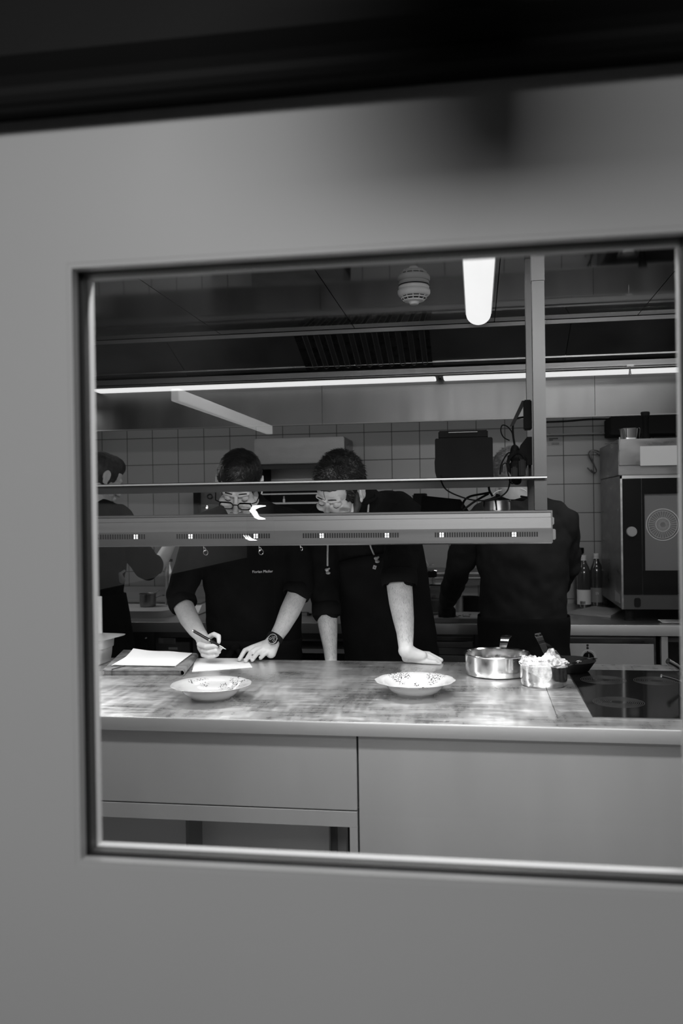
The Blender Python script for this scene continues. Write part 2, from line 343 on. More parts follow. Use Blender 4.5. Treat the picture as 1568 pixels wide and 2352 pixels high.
# ================================================================ HOOD over the rear line
hood = thing('extraction_hood', (0, 4.3, 1.85), 'long polished steel extraction hood with dark slotted grease filter above rear counter', 'extractor hood')
HX0, HX1 = -3.25, 2.35
zf1 = at(600, 861, Y=4.06).z; zf0 = at(600, 877, Y=4.06).z
zp0 = at(600, 979, Y=4.30).z
def front(px_t, px_b): return at(px_t, 775, Y=YB).x, at(px_b, 860, Y=4.05).x
# sloping panels with gaps
sl0 = Vector((0, YB+.004, ZC-.012)); sl1 = Vector((0, 4.05, zf1+.004))
edges = [HX0, -2.05, at(380, 787, Y=YB).x, .42, 1.3, HX1]
edges[3] = at(1303, 770, Y=3.9).x
g = G()
for a, b_ in zip(edges, edges[1:]):
    g.hexa([(a+.0015, sl0.y+.01, sl0.z+.01), (b_-.0015, sl0.y+.01, sl0.z+.01), (b_-.0015, sl1.y+.01, sl1.z+.01), (a+.0015, sl1.y+.01, sl1.z+.01),
            (a+.0015, sl0.y, sl0.z), (b_-.0015, sl0.y, sl0.z), (b_-.0015, sl1.y, sl1.z), (a+.0015, sl1.y, sl1.z)])
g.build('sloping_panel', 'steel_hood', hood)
G().box(HX0, HX1, YB-.012, YB-.004, ZC-.0185, ZC-.002).build('ceiling_edge_trim', 'steel_pass', hood)
G().box(HX0, HX1, 4.045, 4.062, zf0, zf1, .001).box(HX0, HX1, 4.045, 4.13, zf0+.004, zf0+.008).build('front_flange', 'steel_pass', hood)
ppx = at(740, 940, Y=4.3).x; 
g = G()
for a, b_ in ((HX0, ppx-.001), (ppx+.001, at(1365, 920, Y=4.3).x), (at(1365, 920, Y=4.3).x+.002, HX1)):
    g.box(a, b_, 4.296, 4.31, zp0+.002, zf0+.02)
g.build('lower_panel', 'steel_hood', hood)
G().box(HX0, HX1, 4.290, 4.312, zp0-.002, zp0+.003).build('lower_edge', 'steel_pass', hood)
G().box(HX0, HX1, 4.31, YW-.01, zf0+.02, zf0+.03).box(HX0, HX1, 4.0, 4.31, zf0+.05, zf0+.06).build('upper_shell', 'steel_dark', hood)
# grease filter
fx = [at(678, 768, Y=YB+.01), at(988, 757, Y=YB+.01), at(992, 845, Y=4.04), at(702, 852, Y=4.04)]
fa = (fx[0].x+fx[3].x)/2; fb = (fx[1].x+fx[2].x)/2
ax_s = (sl1-sl0).normalized(); nrm = Vector((1, 0, 0)).cross(ax_s); nrm = -nrm if nrm.y > 0 else nrm
Ls = (sl1-sl0).length
fil = G(); o0 = sl0+nrm*.003
def sp(x, s, h): return Vector((x, 0, 0))+sl0+ax_s*s+nrm*h
fil.hexa([sp(fa, .002, -.001), sp(fb, .002, -.001), sp(fb, Ls-.004, -.001), sp(fa, Ls-.004, -.001), sp(fa, .002, .004), sp(fb, .002, .004), sp(fb, Ls-.004, .004), sp(fa, Ls-.004, .004)])
n = 11; pw = (fb-fa-.03)/n
f_ = fil.build('grease_filter', 'filter_dark', hood)
g = G(); g2 = G()
for k in range(n):
    x = fa+.022+pw*(k+.5)
    pts = [sp(x-.011, .005, .005), sp(x-.011, Ls*.45, .005)]+[sp(x-.011*math.cos(t), Ls*.90+.02*math.sin(t)-.02, .005) for t in [i*math.pi/8 for i in range(9)]]+[sp(x+.011, Ls*.45, .005), sp(x+.011, .005, .005)]
    g.tube(pts, .0022, 6)
    g2.hexa([sp(x-.010, .006, .004), sp(x+.010, .006, .004), sp(x+.010, Ls*.90-.02, .004), sp(x-.010, Ls*.90-.02, .004), sp(x-.010, .006, .0046), sp(x+.010, .006, .0046), sp(x+.010, Ls*.9-.02, .0046), sp(x-.010, Ls*.9-.02, .0046)])
g.build('filter_slot_rim', 'steel_dark', f_, True); g2.build('filter_slot', 'gasket', f_)
# light strips in the hood
for k, (a, b_) in enumerate(((-3.0, -1.98), (at(214, 890, Y=4.2).x, at(1000, 870, Y=4.2).x), (at(1018, 868, Y=4.2).x, 1.75))):
    st = G().box(a-.012, b_+.012, 4.10, 4.295, zf0+.012, zf0+.03).build('light_strip', 'steel_pass', hood)
    G().box(a, b_, 4.115, 4.285, zf0+.004, zf0+.012, .003).build('diffuser', 'diffuser', st)
# nozzles
for k, (px, py, Y, m, lab) in enumerate(((1446, 838, 4.05, 'steel_dark', 'dark fire suppression nozzle under the front edge of the hood'), (1420, 862, 4.32, 'chrome', 'bright chrome nozzle below the hood light strip'))):
    p = at(px, py, Y=Y); t = thing('nozzle', p, lab, 'nozzle')
    G().box(p.x-.016, p.x+.016, p.y-.012, p.y+.012, p.z-.008, p.z, .002).build('mount', m, t)
    G().cone(p-Vector((0, 0, .006)), .007, p-Vector((0, 0, .02)), .004, 12, False).cone(p-Vector((0, 0, .02)), .0035, p-Vector((0, 0, .045)), .006, 12, False).build('nozzle_tip', m, t, True)
    if k == 1: G().cone(p, .003, p+Vector((0, 0, .06)), .003, 8, False).build('feed_pipe', m, t)
# tube luminaire on the ceiling
a, b_ = at(1070, 715, Z=ZC), at(1127, 715, Z=ZC); xc = (a.x+b_.x)/2; rw = (b_.x-a.x)/2; y1 = a.y; y0 = 1.62
lt = thing('ceiling_lamp', (xc, 2.6, ZC-.06), 'glowing white half-round batten lamp on the polished ceiling', 'ceiling lamp')
loop = [(xc+rw*math.cos(t), y1, ZC-.012-rw*.92*math.sin(t)) for t in [i*math.pi/14 for i in range(15)]]
G().prism(loop, (0, y0-y1, 0)).build('diffuser', 'tube_glow', lt, True)
G().box(xc-rw-.003, xc+rw+.003, y0-.01, y1+.004, ZC-.014, ZC-.001).build('housing', 'white_plastic', lt)
# smoke detector
dp = at(950, 656, Z=ZC); dp.y -= .0
sd = thing('smoke_detector', (dp.x, dp.y, ZC-.06), 'round white smoke detector on the polished ceiling', 'smoke detector')
G().lathe([(.0, 0), (.052, 0), (.054, -.004), (.052, -.012), (.0, -.012)], (dp.x, dp.y, ZC-.002), 40).build('base', 'white_plastic', sd, True)
G().lathe([(0, -.012), (.054, -.012), (.057, -.016), (.057, -.026), (.053, -.033), (.047, -.036)], (dp.x, dp.y, ZC-.002), 40).build('cover', 'white_plastic', sd, True)
G().lathe([(0, -.030), (.041, -.031), (.041, -.046), (0, -.046)], (dp.x, dp.y, ZC-.002), 32).build('sensor_chamber', 'ink', sd, True)
g = G()
for k in range(12):
    t = k*math.pi/6; c, s_ = math.cos(t), math.sin(t); g.cone((dp.x+.047*c, dp.y+.047*s_, ZC-.036), .002, (dp.x+.036*c, dp.y+.036*s_, ZC-.052), .002, 6)
g.lathe([(.043, -.042), (.045, -.040), (.046, -.043), (.043, -.045)], (dp.x, dp.y, ZC-.002), 32, closed=True)
g.lathe([(0, -.048), (.036, -.048), (.034, -.053), (.02, -.056), (.014, -.064), (0, -.065)], (dp.x, dp.y, ZC-.002), 32)
g.build('vent_grille', 'white_plastic', sd, True)
# ================================================================ ISLAND
ZT = .9; YF = 2.18; YK = 3.065
zfa = at(700, 1688, Y=YF).z
IX0, IX1 = -2.4, 1.6
wt = thing('island_worktop', (0, 2.6, .86), 'long scuffed stainless steel worktop of the pass island', 'worktop')
sx = at(1269, 1620, Z=ZT).x; hx0 = at(1335, 1600, Z=ZT).x; hyf = at(1352, 1648, Z=ZT).y; hyb = at(1500, 1541, Z=ZT).y
hx0 = (at(1352, 1648, Z=ZT).x+at(1310, 1545, Z=ZT).x)/2
g = G(); gp = .0008; ys = at(900, 1642, Z=ZT).y; yb = 3.041
g.box(IX0, IX1, YF+.004, ys-gp, ZT-.012, ZT).box(IX0, IX1, yb+gp, YK, ZT-.012, ZT).box(IX0, sx-gp, ys+gp, yb-gp, ZT-.012, ZT)
g.box(sx+gp, hx0, ys+gp, yb-gp, ZT-.012, ZT).box(hx0, IX1, ys+gp, hyf, ZT-.012, ZT).box(hx0, IX1, hyb, yb-gp, ZT-.012, ZT)
g.build('top_plate', 'worktop', wt)
g = G(); pf = [(YF+.004, ZT), (YF+.0015, ZT-.001), (YF, ZT-.004), (YF, zfa), (YF+.02, zfa), (YF+.02, ZT-.008), (YF+.004, ZT-.008)]
g.prism([(IX0, y, z) for y, z in pf], (IX1-IX0, 0, 0)).build('front_edge', 'steel_mid', wt, True)
G().box(IX0, IX1, YF+.021, YK-.02, zfa+.004, ZT-.013).box(IX0, IX1, YK-.019, YK, zfa, ZT-.0125).build('under_frame', 'steel_dark', wt)
# cabinets
cy = YF+.028; sxp = at(822, 1800, Y=cy).x
zr1 = at(530, 1852, Y=cy).z; zr0 = at(530, 1889, Y=cy).z
def cab(x0, x1, lab):
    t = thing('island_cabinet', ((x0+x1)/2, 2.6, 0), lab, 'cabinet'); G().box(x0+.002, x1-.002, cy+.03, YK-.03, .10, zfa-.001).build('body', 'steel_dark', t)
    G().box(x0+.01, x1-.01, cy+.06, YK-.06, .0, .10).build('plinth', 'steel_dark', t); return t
t = cab(sxp, IX1-.01, 'wide plain brushed steel cabinet under the hob end of the island')
G().box(sxp+.002, 1.0, cy, cy+.029, .11, zfa-.002, .0015).box(1.003, IX1-.01, cy, cy+.029, .11, zfa-.002, .0015).build('door_panel', 'steel_front', t)
x0 = IX0+.02
t = thing('island_cabinet', ((x0+sxp)/2, 2.6, 0), 'brushed steel cabinet with open shelf bay under the plates', 'cabinet')
G().box(x0, sxp-.003, cy, cy+.029, zr1+.0015, zfa-.002, .0015).build('drawer_front', 'steel_front', t)
zs = .12
g = G().box(x0, sxp-.003, cy, cy+.03, zr0, zr1-.0015, .001).box(sxp-.003-at(822, 1930, Y=cy).x+at(804, 1930, Y=cy).x-.0, sxp-.003, cy+.0005, cy+.03, zs, zr0).box(x0, sxp-.003, cy, cy+.03, zs-.02, zs)
g.box(x0, sxp-.003, cy+.03, YK-.03, zr1+.01, zfa-.001).box(x0, sxp-.003, cy+.05, YK-.03, zs-.02, zs).box(sxp-.02, sxp-.003, cy+.03, YK-.03, zs, zr1+.01).box(x0, x0+.02, cy+.03, YK-.03, zs, zr1+.01)
g.build('frame', 'steel_front', t)
xa, xb, xcq = at(430, 1925, Y=cy+.1).x, at(757, 1925, Y=cy+.1).x, at(797, 1930, Y=cy+.06).x
G().box(x0, sxp-.02, cy+.22, cy+.235, zs, zr1+.01).build('back_panel', 'steel_front', t)
for q_, w_, y_ in ((xa, .004, .10), (xb, .002, .1), (xcq, .002, .06)): G().box(q_-w_, q_+w_, cy+y_, cy+.22, zs, zr1).build('divider', 'steel_dark', t)
G().box(x0+.01, sxp-.01, cy+.06, YK-.06, .0, .10).build('plinth', 'steel_dark', t)
# hob
hb = thing('induction_hob', (hx0+.45, (hyf+hyb)/2, ZT-.012), 'black glass induction hob with thin ring markings set in the island', 'hob')
G().box(hx0+.001, hx0+1.0, hyf+.001, hyb-.001, ZT-.012, ZT+.0015, .0008).build('glass_top', 'black_gloss', hb)
G().box(hx0+.0, hx0+.0035, hyf, hyb, ZT-.01, ZT+.002).box(hx0, hx0+1.0, hyf-.002, hyf+.001, ZT-.01, ZT+.002).build('edge_trim', 'steel_dark', hb)
for k, (px, py) in enumerate(((1385, 1562.6), (1507.6, 1565), (1420, 1614))):
    c = at(px, py, Z=ZT); g = G()
    for q in range(10):
        rr = .02+.0052*q
        g.lathe([(rr, 0), (rr+.0010, 0), (rr+.0010, .0003), (rr, .0003)], (c.x, c.y, ZT+.0015), 56, closed=True)
    g.build('ring_marking', 'ring_grey', hb)
# ================================================================ HEATED PASS
PX0, PX1 = -2.15, .2043; PY = 2.5
zb = at(600, 1252, Y=PY).z; zbend = at(600, 1219.5, Y=PY).z; zt = at(600, 1181, Y=PY+.012).z
ps = thing('heated_pass', (-.9, 2.68, zb), 'stainless steel heated pass gantry with vent slots hanging over the island', 'heated pass shelf')
pf = [(PY, zb), (PY, zbend), (PY+.0055, zt-.006), (PY+.002, zt-.005), (PY+.002, zt), (2.86, zt), (2.86, zb), (2.845, zb), (2.845, zb+.05), (PY+.015, zb+.05), (PY+.015, zb)]
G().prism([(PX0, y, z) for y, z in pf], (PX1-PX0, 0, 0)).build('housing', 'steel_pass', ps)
zl = at(600, 1196, Y=PY+.008).z
G().box(PX0, PX1, PY+.0035, PY+.012, zl-.0005, zl+.0005).build('fold_line', 'steel_dark', ps)
G().box(PX0, PX1+.001, PY-.0015, PY+.003, zb-.002, zb+.001).build('lower_lip', 'steel_shiny', ps)
G().box(PX1, PX1+.004, PY+.002, 2.86, zb, zt).build('end_cap', 'steel_pass', ps)
g = G(); pz = lambda px, py, y: at(px, py, Y=y)
for px in (490, 832, 1190):
    p = at(px, 1190.5-(px-490)*.009, Y=PY+.009); s_ = G().lathe([(0, .0), (.0045, 0), (.0045, .0015), (.003, .003), (0, .003)], p, 16, ax=Matrix.Rotation(math.pi/2, 3, 'X')).build('screw', 'steel_dark', ps, True)
for (xa, xb) in ((224, 336), (405, 622), (695, 922), (998, 1237)):
    n = int((xb-xa)/5.55); vent = G(); hots = {}
    for k in range(n):
        px = xa+5.55*k+2; p0 = at(px, 1236.5-(px-600)*.0062, Y=PY); p1 = at(px, 1225.5-(px-600)*.0062, Y=PY); w = .0022
        isg = any(abs(px-q) < 5.5 for q in ((310,) if xb < 400 else (435, 590) if xb < 700 else (737, 887) if xb < 1000 else (1015, 1178)))
        vent.box(p0.x-w, p0.x+w, PY-.0006, PY+.001, p0.z, p1.z)
        if isg:
            hh_ = p1.z-p0.z
            hot = hots.setdefault(int(px > (xa+xb)/2), G())
            for c0, c1 in ((.05, .42), (.55, .92)): hot.box(p0.x-w*.8, p0.x+w*.8, PY-.0010, PY+.001, p0.z+hh_*c0, p0.z+hh_*c1)
    vent.build('vent_slots', 'gasket', ps)
    for hot in hots.values(): hot.build('lamp_opening', 'lamp_glow', ps)
for px, w in ((40, .24), (235, .24), (512, .24), (812, .24), (1096, .24)):  # leftmost lamp is added out of view to brighten the steel insert
    p = at(px, 1250, Y=2.66); l = G().cone((p.x-w/2, 2.66, zb+.025), .006, (p.x+w/2, 2.66, zb+.025), .006, 10).build('warming_lamp', 'lamp_glow', ps, True)
    area('warming_light', (p.x, 2.66, zb+.015), (w, .05), L_PASS*(1.35 if px > 1000 else 1), (math.radians(-20), 0, 0), ps)
# plug sockets on the end cap
p = at(1268, 1215, Y=2.53)
g = G().box(PX1+.004, PX1+.014, 2.52, 2.57, p.z-.03, p.z+.0, .002).box(PX1+.004, PX1+.010, 2.52, 2.56, p.z+.012, p.z+.034, .002); g.build('switch_box', 'steel_shiny', ps)
# upper shelf
zs1 = at(600, 1105.5, Y=2.485).z
us = G().box(PX0, .1937, 2.485, 2.86, zs1-.0015, zs1).box(PX0, .1937, 2.485, 2.4865, zs1-.006, zs1).box(PX0, .19, 2.8365, 2.838, zs1-.022, zs1)
us = us.build('upper_shelf', 'steel_front', ps); G().box(PX0, .19, 2.8345, 2.8362, zs1-.022, zs1-.0016).build('rear_lip', 'steel_lip', us)
for xp in (.1599, -1.9):
    w = .0346
    G().box(xp, xp+w, 2.50, 2.50+w, zt, ZC-.001, .001).build('post', 'steel_post', ps)
    G().box(xp-.001, xp+w-.001, 2.80, 2.80+w, zt, ZC-.001, .001).build('post', 'steel_post', ps)
p = at(1232, 645, Y=2.5); G().box(.1599-.001, .1599+.0356, 2.499, 2.536, p.z, ZC-.001, .001).build('post_sleeve', 'steel_post', ps)
# chain clips hanging under the pass
for k, (px, py, lab) in enumerate(((470, 1256, 'small chain with ring hanging under pass, left of the lettering'), (597, 1256, 'small chain with ring hanging under pass, above the lettering'), (692, 1254, 'small chain hanging under pass beside the steel tower'))):
    p = at(px, py, Y=2.78); p.z = zb+.05; y = 2.78; t = thing('ticket_chain', (p.x, y, zb-.05), lab, 'chain', None)
    z = zb+.05; g = G(); q = 0
    while z > zb-.022:
        ang = 0 if q % 2 else math.pi/2
        pts = [Vector((p.x+.0035*math.sin(a)*math.cos(ang)+.004*math.sin(q*.9), y+.0035*math.sin(a)*math.sin(ang), z-.006+.006*math.cos(a))) for a in [i*math.pi/5 for i in range(10)]]
        g.tube(pts, .0010, 5, True); z -= .0098; q += 1
    g.build('links', 'chrome', t, True)
    if k < 2: G().tube([Vector((p.x+.003+.0075*math.sin(a), y, z-.006+.0085*math.cos(a))) for a in [i*math.pi/8 for i in range(16)]], .0014, 6, True).build('end_ring', 'chrome', t, True)
# ================================================================ THINGS ON THE ISLAND
def decor_mat(name, seed, centres, th=.56):
    m = mat(name, .52, .15, coat=.25); nt = m.node_tree; b = nt.nodes['Principled BSDF']; N = nt.nodes.new; L = nt.links.new
    tc = nt.nodes['Texture Coordinate']; nz = N('ShaderNodeTexNoise'); nz.noise_dimensions = '4D'; nz.inputs['W'].default_value = seed; nz.inputs['Scale'].default_value = 230; nz.inputs['Detail'].default_value = 3; L(tc.outputs['Object'], nz.inputs['Vector'])
    tot = None
    for (x, y, r) in centres:
        v = N('ShaderNodeVectorMath'); v.operation = 'DISTANCE'; sp_ = N('ShaderNodeVectorMath'); sp_.operation = 'MULTIPLY'; sp_.inputs[1].default_value = (1, 1, 0); L(tc.outputs['Object'], sp_.inputs[0]); L(sp_.outputs[0], v.inputs[0]); v.inputs[1].default_value = (x, y, 0)
        mr = N('ShaderNodeMapRange'); mr.inputs['From Min'].default_value = r*.75; mr.inputs['From Max'].default_value = r; mr.inputs['To Min'].default_value = 1; mr.inputs['To Max'].default_value = 0; L(v.outputs['Value'], mr.inputs['Value'])
        if tot is None: tot = mr.outputs[0]
        else: a = N('ShaderNodeMath'); a.operation = 'MAXIMUM'; L(tot, a.inputs[0]); L(mr.outputs[0], a.inputs[1]); tot = a.outputs[0]
    g_ = N('ShaderNodeMath'); g_.operation = 'GREATER_THAN'; g_.inputs[1].default_value = th; L(nz.outputs['Fac'], g_.inputs[0])
    a = N('ShaderNodeMath'); a.operation = 'MULTIPLY'; L(g_.outputs[0], a.inputs[0]); L(tot, a.inputs[1])
    mx = N('ShaderNodeMix'); mx.data_type = 'RGBA'; L(a.outputs[0], mx.inputs[0]); mx.inputs[6].default_value = (.52, .52, .52, 1); mx.inputs[7].default_value = (.03, .03, .03, 1); L(mx.outputs[2], b.inputs['Base Color'])
decor_mat('plate_a', 3.1, [(-.050, .075, .022), (-.080, .055, .014), (.045, .090, .018), (.085, .065, .018), (.050, .062, .020), (.075, .045, .010), (.012, .070, .014)], .57)
decor_mat('plate_b', 8.4, [(-.058, .078, .034), (-.035, .09, .02), (.058, .078, .034), (.045, .09, .02), (0, .064, .009), (.03, -.098, .016), (-.045, -.092, .012)], .55)
def plate(cx, cy, m, lab, ph, amp):
    t = thing('soup_plate', (cx, cy, ZT), lab, 'plate', None)
    wav = lambda a, r: (amp*(abs(math.cos(a*6+ph))-.6) if r > .095 else 0)
    pr = [(0, .004), (.052, .004), (.052, .0), (.056, 0), (.058, .004), (.070, .010), (.082, .022), (.090, .031), (.1145, .0395), (.1160, .0408), (.1145, .0415), (.089, .0345), (.078, .024), (.066, .0135), (.05, .0085), (0, .008)]
    G().lathe(pr, (cx, cy, ZT), 144, wav).build('bowl', m, t, 60)
plate(-.7665, 2.428, 'plate_a', 'white scalloped soup plate with sparse flower decor, below the writing hands', .3, .018)
plate(-.1855, 2.535, 'plate_b', 'white scalloped soup plate with dense floral sprigs, nearer the pots', .0, .030)
def strap_handle(g, p0, dirn, L, rise, w=.012, hole=True, droop=0):
    d = Vector(dirn).normalized(); s_ = Vector((-d.y, d.x, 0)); pts = []
    n = 14
    for i in range(n+1):
        u = i/n; pts.append((Vector(p0)+d*(L*u)+Vector((0, 0, rise*math.sin(min(1, u*1.25)*math.pi/2)-droop*u*u)), w*(.55+.45*u if u < .9 else 1.0*math.sqrt(max(.15, 1-((u-.9)/.1)**2)))))
    for (a, wa), (b_, wb) in zip(pts, pts[1:]):
        g.hexa([a-s_*wa-Vector((0, 0, .003)), b_-s_*wb-Vector((0, 0, .003)), b_+s_*wb-Vector((0, 0, .003)), a+s_*wa-Vector((0, 0, .003)), a-s_*wa, b_-s_*wb, b_+s_*wb, a+s_*wa])
    return pts[-2][0]
def pot(name, cx, cy, z, r, h, lab, cat, hdir=None, hl=.16, rise=.05, m='steel_shiny', kids=True, inside='steel', hz=None, w=.012):
    t = thing(name, (cx, cy, z), lab, cat)
    pr = [(0, .0), (r*.90, 0), (r*.965, .004), (r*.965, .008), (r*.99, .012), (r, .022), (r, h-.004), (r+.004, h), (r+.003, h+.002), (r-.002, h-.002), (r-.003, .02), (r*.9, .010), (0, .010)]
    G().lathe(pr, (cx, cy, z), 72).build('body', m, t, True)
    if hdir is not None:
        d = Vector(hdir).normalized(); g = G(); e_ = strap_handle(g, Vector((cx, cy, z+(hz or h-.02)))+d*(r+.0), d, hl, rise, w)
        hd = g.build('handle', m, t, True)
        if kids:
            G().lathe([(0, -.0045), (.005, -.0045), (.005, .0015), (0, .0015)], e_-d*.008, 14).build('hanging_hole', 'gasket', hd)
    return t
rz1 = at(1137, 1500, Y=2.85).z-ZT
pot('saute_pan', .0565, 2.853, ZT, .1015, rz1, 'wide shallow stainless steel saute pan standing empty on the worktop', 'pan', (.18, 1, 0), .13, .045, w=.018)
rz2 = at(1249, 1521, Y=2.7).z-ZT
pot('saucepan', .192, 2.696, ZT, .0695, rz2, 'small stainless steel saucepan full of crumpled cling film', 'pan', (1, .42, 0), .11, .024, w=.009)
# spoon / ladle handle standing behind pot 2
p = at(1262, 1516, Y=2.80); q = at(1234, 1454, Y=2.86)
t = thing('serving_spoon', (p.x, p.y, p.z-.045), 'long flat steel spoon handle leaning up out of the cling film pan', 'spoon')
g = G(); d = (q-p); n = 12
L_ = d.length; dn = d.normalized(); sv = Rv - dn*Rv.dot(dn); sv.normalize(); nv = dn.cross(sv)
pts = []
for i in range(n+1):
    u = i/n; w = .0075+.0045*u; 
    if u > .93: w *= .75
    pts.append((p+d*u, w))
for (a, wa), (b_, wb) in zip(pts, pts[1:]): g.hexa([a-sv*wa, b_-sv*wb, b_-sv*wb+nv*.002, a-sv*wa+nv*.002, a+sv*wa, b_+sv*wb, b_+sv*wb+nv*.002, a+sv*wa+nv*.002])
hh = g.build('handle', 'steel_shiny', t, True)
G().ell(p-dn*.02+Vector((-.0, -.07, -.025)), (.02, .03, .006)).cone(p, .004, p-dn*.02+Vector((0, -.05, -.02)), .005, 10).build('bowl', 'steel_shiny', t, True)
pp = q-d*.08
G().lathe([(0, -.0026), (.0032, -.0026), (.0032, .0026), (0, .0026)], pp, 14, ax=nv.to_track_quat('Z', 'Y').to_matrix()).build('hanging_hole', 'gasket', hh)
# cling film
m = bpy.data.materials.new('film'); m.use_nodes = True; nt = m.node_tree; nt.nodes.clear(); N = nt.nodes.new; L = nt.links.new
o = N('ShaderNodeOutputMaterial'); mx = N('ShaderNodeMixShader'); t_ = N('ShaderNodeBsdfTransparent'); gl = N('ShaderNodeBsdfPrincipled'); nz = N('ShaderNodeTexNoise'); tc = N('ShaderNodeTexCoord')
gl.inputs['Base Color'].default_value = (.85, .85, .85, 1); gl.inputs['Roughness'].default_value = .22; nz.inputs['Scale'].default_value = 45; nz.inputs['Detail'].default_value = 5; L(tc.outputs['Object'], nz.inputs['Vector'])
mr = N('ShaderNodeMapRange'); mr.inputs['From Min'].default_value = .38; mr.inputs['From Max'].default_value = .62; mr.inputs['To Min'].default_value = .22; mr.inputs['To Max'].default_value = .85; L(nz.outputs['Fac'], mr.inputs['Value'])
bp = N('ShaderNodeBump'); bp.inputs['Strength'].default_value = 1; bp.inputs['Distance'].default_value = .006; L(nz.outputs['Fac'], bp.inputs['Height']); L(bp.outputs[0], gl.inputs['Normal'])
L(mr.outputs[0], mx.inputs[0]); L(t_.outputs[0], mx.inputs[1]); L(gl.outputs[0], mx.inputs[2]); L(mx.outputs[0], o.inputs[0]); MT['film'] = m
g = G(); nx = 70; cx, cy_ = .192, 2.696; vs = []; random.seed(5)
for j in range(nx+1):
    for i in range(nx+1):
        u, w = i/nx*2-1, j/nx*2-1; x, y = u*.072, w*.070; r = math.hypot(x, y)
        nn = noise.noise(Vector((u*2.6, w*2.6, 1.7))); n2 = noise.noise(Vector((u*7, w*7, 4.2))); n4 = noise.noise(Vector((u*16, w*16, 8)))
        peak = .034*math.exp(-((x-.020)**2/.0006+(y-.0)**2/.0012))+.012*math.exp(-((x+.05)**2/.0005+(y+.01)**2/.002))
        z = rz2+.002+.009*max(0, nn+.2)+.007*n2+.005*n4+peak
        if r > .066: z = min(z, rz2+.006-(r-.066)*.9)
        if r > .0715: k = .0735/r; x *= max(k, .9); y *= max(k, .9)
        vs.append(g.b.verts.new((cx+x*(1+.1*n2), cy_+y*(1+.1*nn), ZT+z)))
for j in range(nx):
    for i in range(nx):
        if math.hypot((i+.5)/nx*2-1, (j+.5)/nx*2-1) < 1.12: g.b.faces.new((vs[j*(nx+1)+i], vs[j*(nx+1)+i+1], vs[(j+1)*(nx+1)+i+1], vs[(j+1)*(nx+1)+i]))
bmesh.ops.delete(g.b, geom=[v for v in g.b.verts if not v.link_faces], context='VERTS')
# flap hanging down the outside, front
def flap(pix, off=.004):
    rows = []
    for (xl, xr, y) in pix:
        row = []
        for i in range(9):
            px = xl+(xr-xl)*i/8; d = at(px, y, Y=2.62)-Vector((0, 0, CAM_H)); o_ = Vector((0, 0, CAM_H))
            # hit the pan's cylinder
            R_ = .0695+off+.004*noise.noise(Vector((px*.12, y*.12, 2))); a = d.x**2+d.y**2; b_ = -2*(d.x*cx+d.y*cy_); c_ = cx*cx+cy_*cy_-R_*R_; disc = max(0, b_*b_-4*a*c_)
            row.append(g.b.verts.new(o_+d*((-b_-math.sqrt(disc))/(2*a))))
        rows.append(row)
    for a, b_ in zip(rows, rows[1:]):
        for i in range(8): g.b.faces.new((a[i], a[i+1], b_[i+1], b_[i]))
flap([(1197, 1262, 1521), (1197, 1263, 1529), (1200, 1266, 1536), (1212, 1267, 1543), (1226, 1268, 1550), (1240, 1267, 1557), (1245, 1262, 1563), (1243, 1254, 1570), (1241, 1246, 1577)])
fo = g.build('cling_film', 'film', None, 180, label='crumpled clear cling film stuffed in the small saucepan', category='cling film')
sm = fo.modifiers.new('s', 'SUBSURF'); sm.levels = 1; sm.render_levels = 1
# black frying pan behind
p = at(1280, 1552, Z=ZT+.002); cxp, cyp = p.x, 2.925
t = thing('frying_pan', (.318, 2.935, ZT), 'black iron frying pan behind the cling film saucepan at the hob edge', 'pan')
G().lathe([(0, 0), (.055, 0), (.062, .004), (.083, .034), (.085, .036), (.082, .036), (.06, .007), (0, .005)], (.29, 2.92, ZT+.0018), 56).build('body', 'black_rubber', t, True)
g = G(); strap_handle(g, (.27, 2.995, ZT+.03), (-.35, 1, 0), .17, .03, .011); g.build('handle', 'steel_dark', t, True)
# saucepans at the right edge of the window
def edge_pan(px, py, z, lab, hp, r, h):
    c = at(px, py, Z=z); t = thing('saucepan', (c.x, c.y, z), lab, 'pan')
    G().lathe([(0, 0), (r*.95, 0), (r, .01), (r, h), (r+.003, h+.002), (r-.002, h), (r-.003, .012), (0, .008)], (c.x, c.y, z), 48).build('body', 'steel_dark', t, True)
    a = at(*hp[0], Y=c.y-r*.3); b_ = at(*hp[1], Y=c.y-r*.9); g = G()
    d = (b_-a); pts = [a+d*u+Vector((0, 0, .006*math.sin(u*math.pi))) for u in [i/8 for i in range(9)]]
    g.tube(pts, [hp[2]*(.8+.5*i/8) for i in range(9)], 10); g.build('handle', 'steel_shiny', t, True); return c
edge_pan(1606, 1600, ZT+.002, 'dark saucepan with slim steel handle on the hob, front right', ((1568+25, 1583), (1518, 1552), .004), .055, .06)
edge_pan(1640, 1560, ZT+.002, 'tall steel pot with thick handle on the hob, rear right', ((1600, 1568), (1533, 1518), .007), .075, .115)
